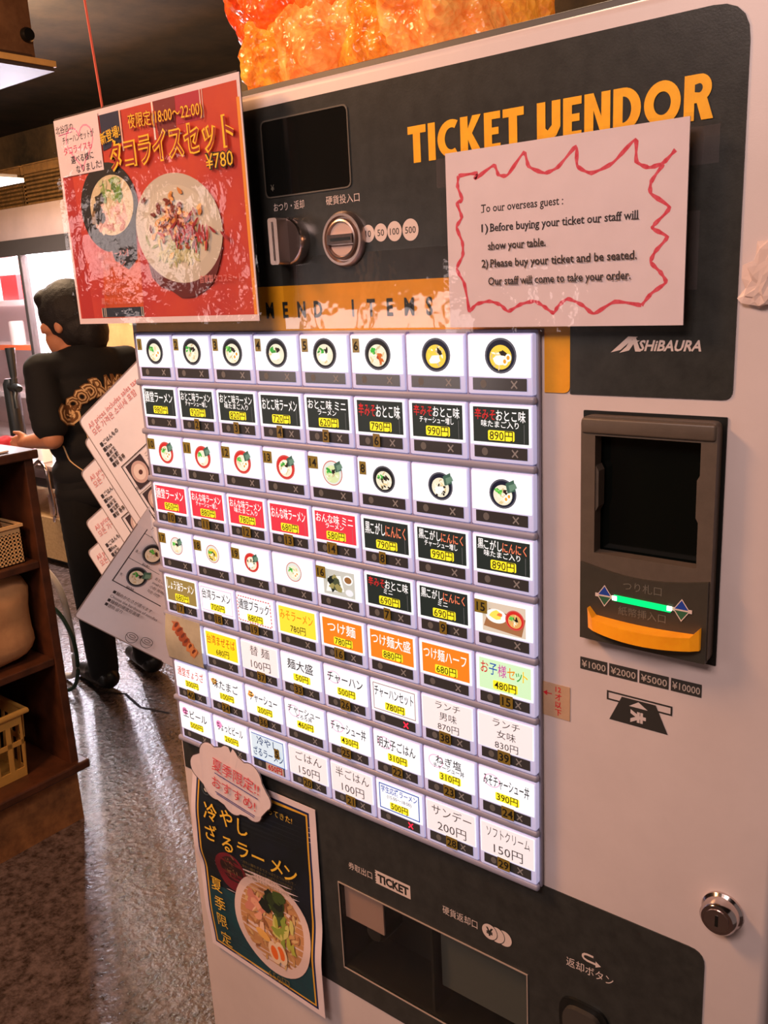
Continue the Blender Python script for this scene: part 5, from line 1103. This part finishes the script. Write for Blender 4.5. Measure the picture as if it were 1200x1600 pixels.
# hanging lamp tray seen edge-on, overhead shelf with a box
lt = thing('strip_light', (-3.80, 1.55, 2.09), 'lit white strip light hanging above the prep table', 'lamp')
MB().box((-4.60, 1.62, 2.10), (-3.33, 1.90, 2.118), mat('lamp_tray_white', (250, 250, 250), 0.4, emit=1.2)).build('diffuser', lt)
MB().box((-4.60, 1.64, 2.118), (-3.35, 1.88, 2.135), m_fd).build('lamp_housing', lt)
for x in (-4.4, -3.5): MB().tube([(x, 1.76, 2.13), (x, 1.76, 2.75)], 0.004, m_dark, 6).build('hanging_rod', lt)
m_os = mat('greyish_board', (78, 68, 64), 0.55, var=0.08, vscale=8)
osf = thing('overhead_shelf', (-2.45, 0.45, 2.25), 'pale overhead shelf hanging from the ceiling at the upper left', 'shelf')
MB().box((-2.95, -0.35, 2.254), (-1.893, 1.195, 2.284), m_os).build('board', osf)
MB().box((-1.899, -0.35, 2.266), (-1.885, 1.20, 2.284), mat('pale_wood_edge', (236, 186, 110), 0.5, var=0.08, vscale=20)).build('edge_strip', osf)
for x in (-2.9, -2.0):
    for y in (-0.3, 0.55): MB().tube([(x, y, 2.268), (x, y, 2.75)], 0.006, m_dark, 8).build('hanging_rod', osf)
bxs = thing('speaker_box', (-2.20, 0.90, 2.2850), 'brown box with a dark round knob on the overhead shelf', 'box')
MB().box((-2.50, 0.62, 2.2850), (-1.945, 1.17, 2.72), mat('scuffed_brown_box', (156, 112, 74), 0.6, rgb2=(118, 80, 52), vscale=10), 0.008, 2).build('body', bxs, True)
MB().lathe([(0.022, 0), (0.022, 0.012), (0.018, 0.02), (0, 0.02)], lambda a, b, d: V((-1.946 + d, 1.145 + a, 2.362 + b)), m_dark, 20).build('knob', bxs, True)
MB().box((-1.950, 0.64, 2.298), (-1.938, 1.15, 2.306), mat('box_groove', (80, 56, 38), 0.6)).build('groove', bxs)
tag(MB().tube([(0.012, -0.0165, PZ(0.155) + 0.0005), (-0.022, 0.002, 1.847), (-0.10, 0.055, 1.872 + 0.09), (-0.42, 0.26, 2.36), (-0.74, 0.46, 2.75)], 0.0012, mat('red_string', (206, 84, 60), 0.7), 6).build('red_string'), 'thin red string running from the ceiling down to the orange poster', 'string')

# ------------------------------------------------------------------ staff member
m_skin = mat('skin', (206, 140, 104), 0.5, var=0.05, vscale=20)
m_tee = mat('black_cotton', (18, 18, 20), 0.85, bump=0.25, bscale=26)
m_trou = mat('black_trousers', (14, 14, 15), 0.85, bump=0.2, bscale=20)
m_hair = mat('black_hair', (24, 18, 15), 0.65, bump=0.5, bscale=220)
PB = V((-2.18, 1.35, 0)); PF = V((-0.989, 0.145, 0)).normalized(); PL = V((-PF.y, PF.x, 0))
def pp(f, l, z): return PB + PF * f + PL * l + V((0, 0, z))
qb = Matrix((PF, PL, V((0, 0, 1)))).transposed().to_quaternion()         # local x forward, y left, z up
HY = math.radians(34)                                                      # head turned to the left
hF = PF * math.cos(HY) + PL * math.sin(HY); hL = V((-hF.y, hF.x, 0)); qh = Matrix((hF, hL, V((0, 0, 1)))).transposed().to_quaternion()
HC = pp(0.055, 0.012, 1.462); HS = 1.13
def hp(f, l, z): return HC + (hF * f + hL * l + V((0, 0, z))) * HS
def hball(b, c, r, sub, q): ball(b, c, tuple(x_ * HS for x_ in r), sub, q)
per = thing('person', PB, 'person in a black t-shirt and black trousers seen from behind, looking left', 'person')
def arm(b, s, sh, el, wr, k=1.0):
    capsule(b, sh, 0.056 * k, el, 0.041 * k); capsule(b, el, 0.041 * k, wr, 0.027 * k)
shL, elL, wrL = pp(0.0, 0.175, 1.295), pp(-0.085, 0.200, 1.050), pp(0.13, 0.205, 1.020)
shR, elR, wrR = pp(0.0, -0.175, 1.295), pp(-0.02, -0.235, 1.04), pp(0.19, -0.16, 1.03)
def hand(b, wr, d, side):
    d = V(d).normalized(); palm = wr + d * 0.055; capsule(b, wr, 0.024, palm, 0.026); up = V((0, 0, 1)); sd = d.cross(up).normalized()
    capsule(b, palm + up * 0.014, 0.018, palm - up * 0.016, 0.017)
    for i, ln in enumerate((0.060, 0.068, 0.063, 0.050)):
        r0 = palm + d * 0.012 + up * (0.024 - 0.0165 * i); m1 = r0 + d * ln * 0.5; m2 = m1 + d * ln * 0.28 - sd * side * ln * 0.35
        capsule(b, r0, 0.0090, m1, 0.0085, 5); capsule(b, m1, 0.0085, m2, 0.0072, 5)
    t0 = wr + d * 0.03 + up * 0.022; t1 = t0 + d * 0.025 + up * 0.018 - sd * side * 0.012; t2 = t1 + d * 0.026 + up * 0.004 - sd * side * 0.010
    capsule(b, t0, 0.0115, t1, 0.0100, 5); capsule(b, t1, 0.0100, t2, 0.0080, 5)
b = bmesh.new()
hball(b, hp(0.0, 0, 0.015), (0.094, 0.074, 0.105), 3, qh); hball(b, hp(0.030, 0, -0.055), (0.062, 0.056, 0.062), 3, qh); hball(b, hp(0.060, 0, -0.088), (0.026, 0.030, 0.022), 2, qh)   # skull, jaw, chin
capsule(b, hp(0.086, 0, 0.010), 0.010, hp(0.104, 0, -0.030), 0.013, 5)                                      # nose
hball(b, hp(0.084, 0, -0.062), (0.010, 0.024, 0.008), 2, qh)                                                  # lips
for s in (1, -1):
    hball(b, hp(0.050, 0.052 * s, -0.018), (0.030, 0.022, 0.022), 2, qh); hball(b, hp(-0.004, 0.077 * s, -0.012), (0.017, 0.009, 0.030), 2, qh); hball(b, hp(0.082, 0.030 * s, 0.030), (0.010, 0.022, 0.006), 2, qh)
capsule(b, pp(-0.005, 0, 1.30), 0.060, hp(-0.018, 0, -0.06), 0.052)                                          # neck
for z, w_, d_ in ((1.29, 0.150, 0.085), (1.20, 0.155, 0.100), (1.08, 0.140, 0.095), (0.98, 0.135, 0.092), (0.88, 0.150, 0.102)): ball(b, pp(0, 0, z), (d_, w_, 0.085), 3, qb)
capsule(b, pp(0, 0.16, 1.300), 0.050, pp(0, -0.16, 1.300), 0.050)
arm(b, 1, shL, elL, wrL); arm(b, -1, shR, elR, wrR)
hand(b, wrL, wrL - elL, 1); hand(b, wrR, wrR - elR, -1)
for s in (1, -1):
    capsule(b, pp(0, 0.085 * s, 0.84), 0.080, pp(0.01, 0.095 * s, 0.46), 0.054); capsule(b, pp(0.01, 0.095 * s, 0.46), 0.052, pp(-0.02, 0.10 * s, 0.10), 0.036); capsule(b, pp(-0.03, 0.10 * s, 0.045), 0.034, pp(0.13, 0.11 * s, 0.034), 0.026)
bd = remeshed(b, 0.0075, 3); MB().bm(bd, m_skin).build('body', per, 'all')
# eyes and brows
for s in (1, -1):
    e_ = bmesh.new(); hball(e_, hp(0.079, 0.030 * s, 0.014), (0.009, 0.013, 0.007), 2, qh); MB().bm(e_, mat('eye_dark', (40, 26, 20), 0.2)).build('eye', per, 'all')
# hair: crown and back of the head, short at the sides
b = bmesh.new(); hball(b, hp(-0.006, 0, 0.032), (0.106, 0.089, 0.108), 4, qh); hball(b, hp(-0.040, 0, -0.020), (0.074, 0.080, 0.085), 3, qh); hball(b, hp(0.055, 0, 0.075), (0.055, 0.066, 0.040), 3, qh); hball(b, hp(-0.078, -0.004, -0.035), (0.050, 0.066, 0.080), 3, qh)
for s in (1, -1): hball(b, hp(0.028, 0.066 * s, 0.035), (0.030, 0.018, 0.040), 2, qh)
bd = remeshed(b, 0.007, 3)
for v in bd.verts: v.co += (v.co - HC).normalized() * 0.002 * noise.noise(v.co * 60)
MB().bm(bd, m_hair).build('hair', per, 'all')
# t-shirt
b = bmesh.new()
for z, w_, d_ in ((1.285, 0.168, 0.100), (1.20, 0.178, 0.120), (1.10, 0.176, 0.122), (1.00, 0.178, 0.124), (0.90, 0.182, 0.128), (0.82, 0.184, 0.130)): ball(b, pp(0, 0, z), (d_, w_, 0.090), 3, qb)
capsule(b, pp(-0.004, 0.168, 1.294), 0.066, pp(-0.004, -0.168, 1.294), 0.066); ball(b, pp(-0.01, 0, 1.335), (0.074, 0.100, 0.045), 3, qb)
for sh, el in ((shL, elL), (shR, elR)): capsule(b, sh - V((0, 0, 0.008)), 0.067, sh.lerp(el, 0.80), 0.066)
bd = remeshed(b, 0.010, 4)
for v in bd.verts:
    v.co += V((noise.noise(v.co * 9), noise.noise(v.co * 9 + V((5, 0, 0))), 0)) * 0.006
bvh = BVHTree.FromBMesh(bd)
shirt = MB().bm(bd, m_tee).build('t_shirt', per, 'all')
def backp(a, bz, d):
    o_ = pp(-0.6, -a, bz); h_ = bvh.ray_cast(o_, PF)
    q = h_[0] if h_[0] is not None else pp(-0.12, -a, bz)
    return q - PF * (0.003 + d)
p = Print(); cream = mat('shirt_print_cream', (240, 200, 146), 0.8); brn = mat('shirt_print_brown', (126, 84, 46), 0.8); word = 'GOODRAMEN'
cx, cz, R_ = 0.045, 1.035, 0.195
lm = []
for i, ch in enumerate(word):
    an = math.radians(152 - i * 10.8 - (4 if i else 0)); s_z = 0.105 if i == 0 else (0.080 if i == 4 else 0.068)
    lm.append((ch, cx + R_ * 1.05 * math.cos(an), cz + R_ * math.sin(an), s_z, an - PI / 2))
for ch, x, z, s_z, ro in lm: p.text(ch, x, z, s_z, brn, bold=.13, rot=ro, xs=0.78)
for ch, x, z, s_z, ro in lm: p.text(ch, x, z, s_z, cream, bold=.075, rot=ro, xs=0.78)
for ch, x, z, s_z, ro in lm: p.text(ch, x, z, s_z, brn, bold=0.0, rot=ro, xs=0.78)
p.ring(ell(cx, cz, 0.120, 0.120, 40), ell(cx, cz, 0.114, 0.114, 40), cream)
p.stroke(ell(cx, cz - 0.01, 0.200, 0.17, 20, 0, PI * 1.02, PI * 1.6), 0.004, cream)
p.ell(cx - 0.03, cz + 0.03, 0.012, 0.010, brn); p.ring(ell(cx, cz, 0.05, 0.045, 24), ell(cx, cz, 0.046, 0.041, 24), brn)
p.build('shirt_print', backp, per, (0, [cx - 0.22 + 0.012 * i for i in range(34)]))
# trousers and shoes
b = bmesh.new(); ball(b, pp(0, 0, 0.86), (0.125, 0.172, 0.10), 3, qb)
for s in (1, -1): capsule(b, pp(0, 0.085 * s, 0.82), 0.098, pp(0.01, 0.095 * s, 0.46), 0.074); capsule(b, pp(0.01, 0.095 * s, 0.46), 0.074, pp(-0.02, 0.10 * s, 0.08), 0.062)
MB().bm(remeshed(b, 0.010, 4), m_trou).build('trousers', per, 'all')
for s in (1, -1):
    b = bmesh.new(); capsule(b, pp(-0.05, 0.10 * s, 0.050), 0.048, pp(0.06, 0.108 * s, 0.046), 0.044); capsule(b, pp(0.06, 0.108 * s, 0.044), 0.042, pp(0.165, 0.115 * s, 0.032), 0.030)
    bd = remeshed(b, 0.008, 3)
    for v in bd.verts: v.co.z = max(0.001, v.co.z)
    MB().bm(bd, m_dark).build('shoe', per, 'all')
lump('red_cloth', tuple(wrL + (wrL - elL).normalized() * 0.17 - V((0, 0, 0.02))), (0.06, 0.07, 0.05), 9, mat('red_cloth', (196, 40, 62), 0.8, bump=0.5, bscale=40), 'crumpled red cloth in the hand of the person', 'cloth', 0.35)
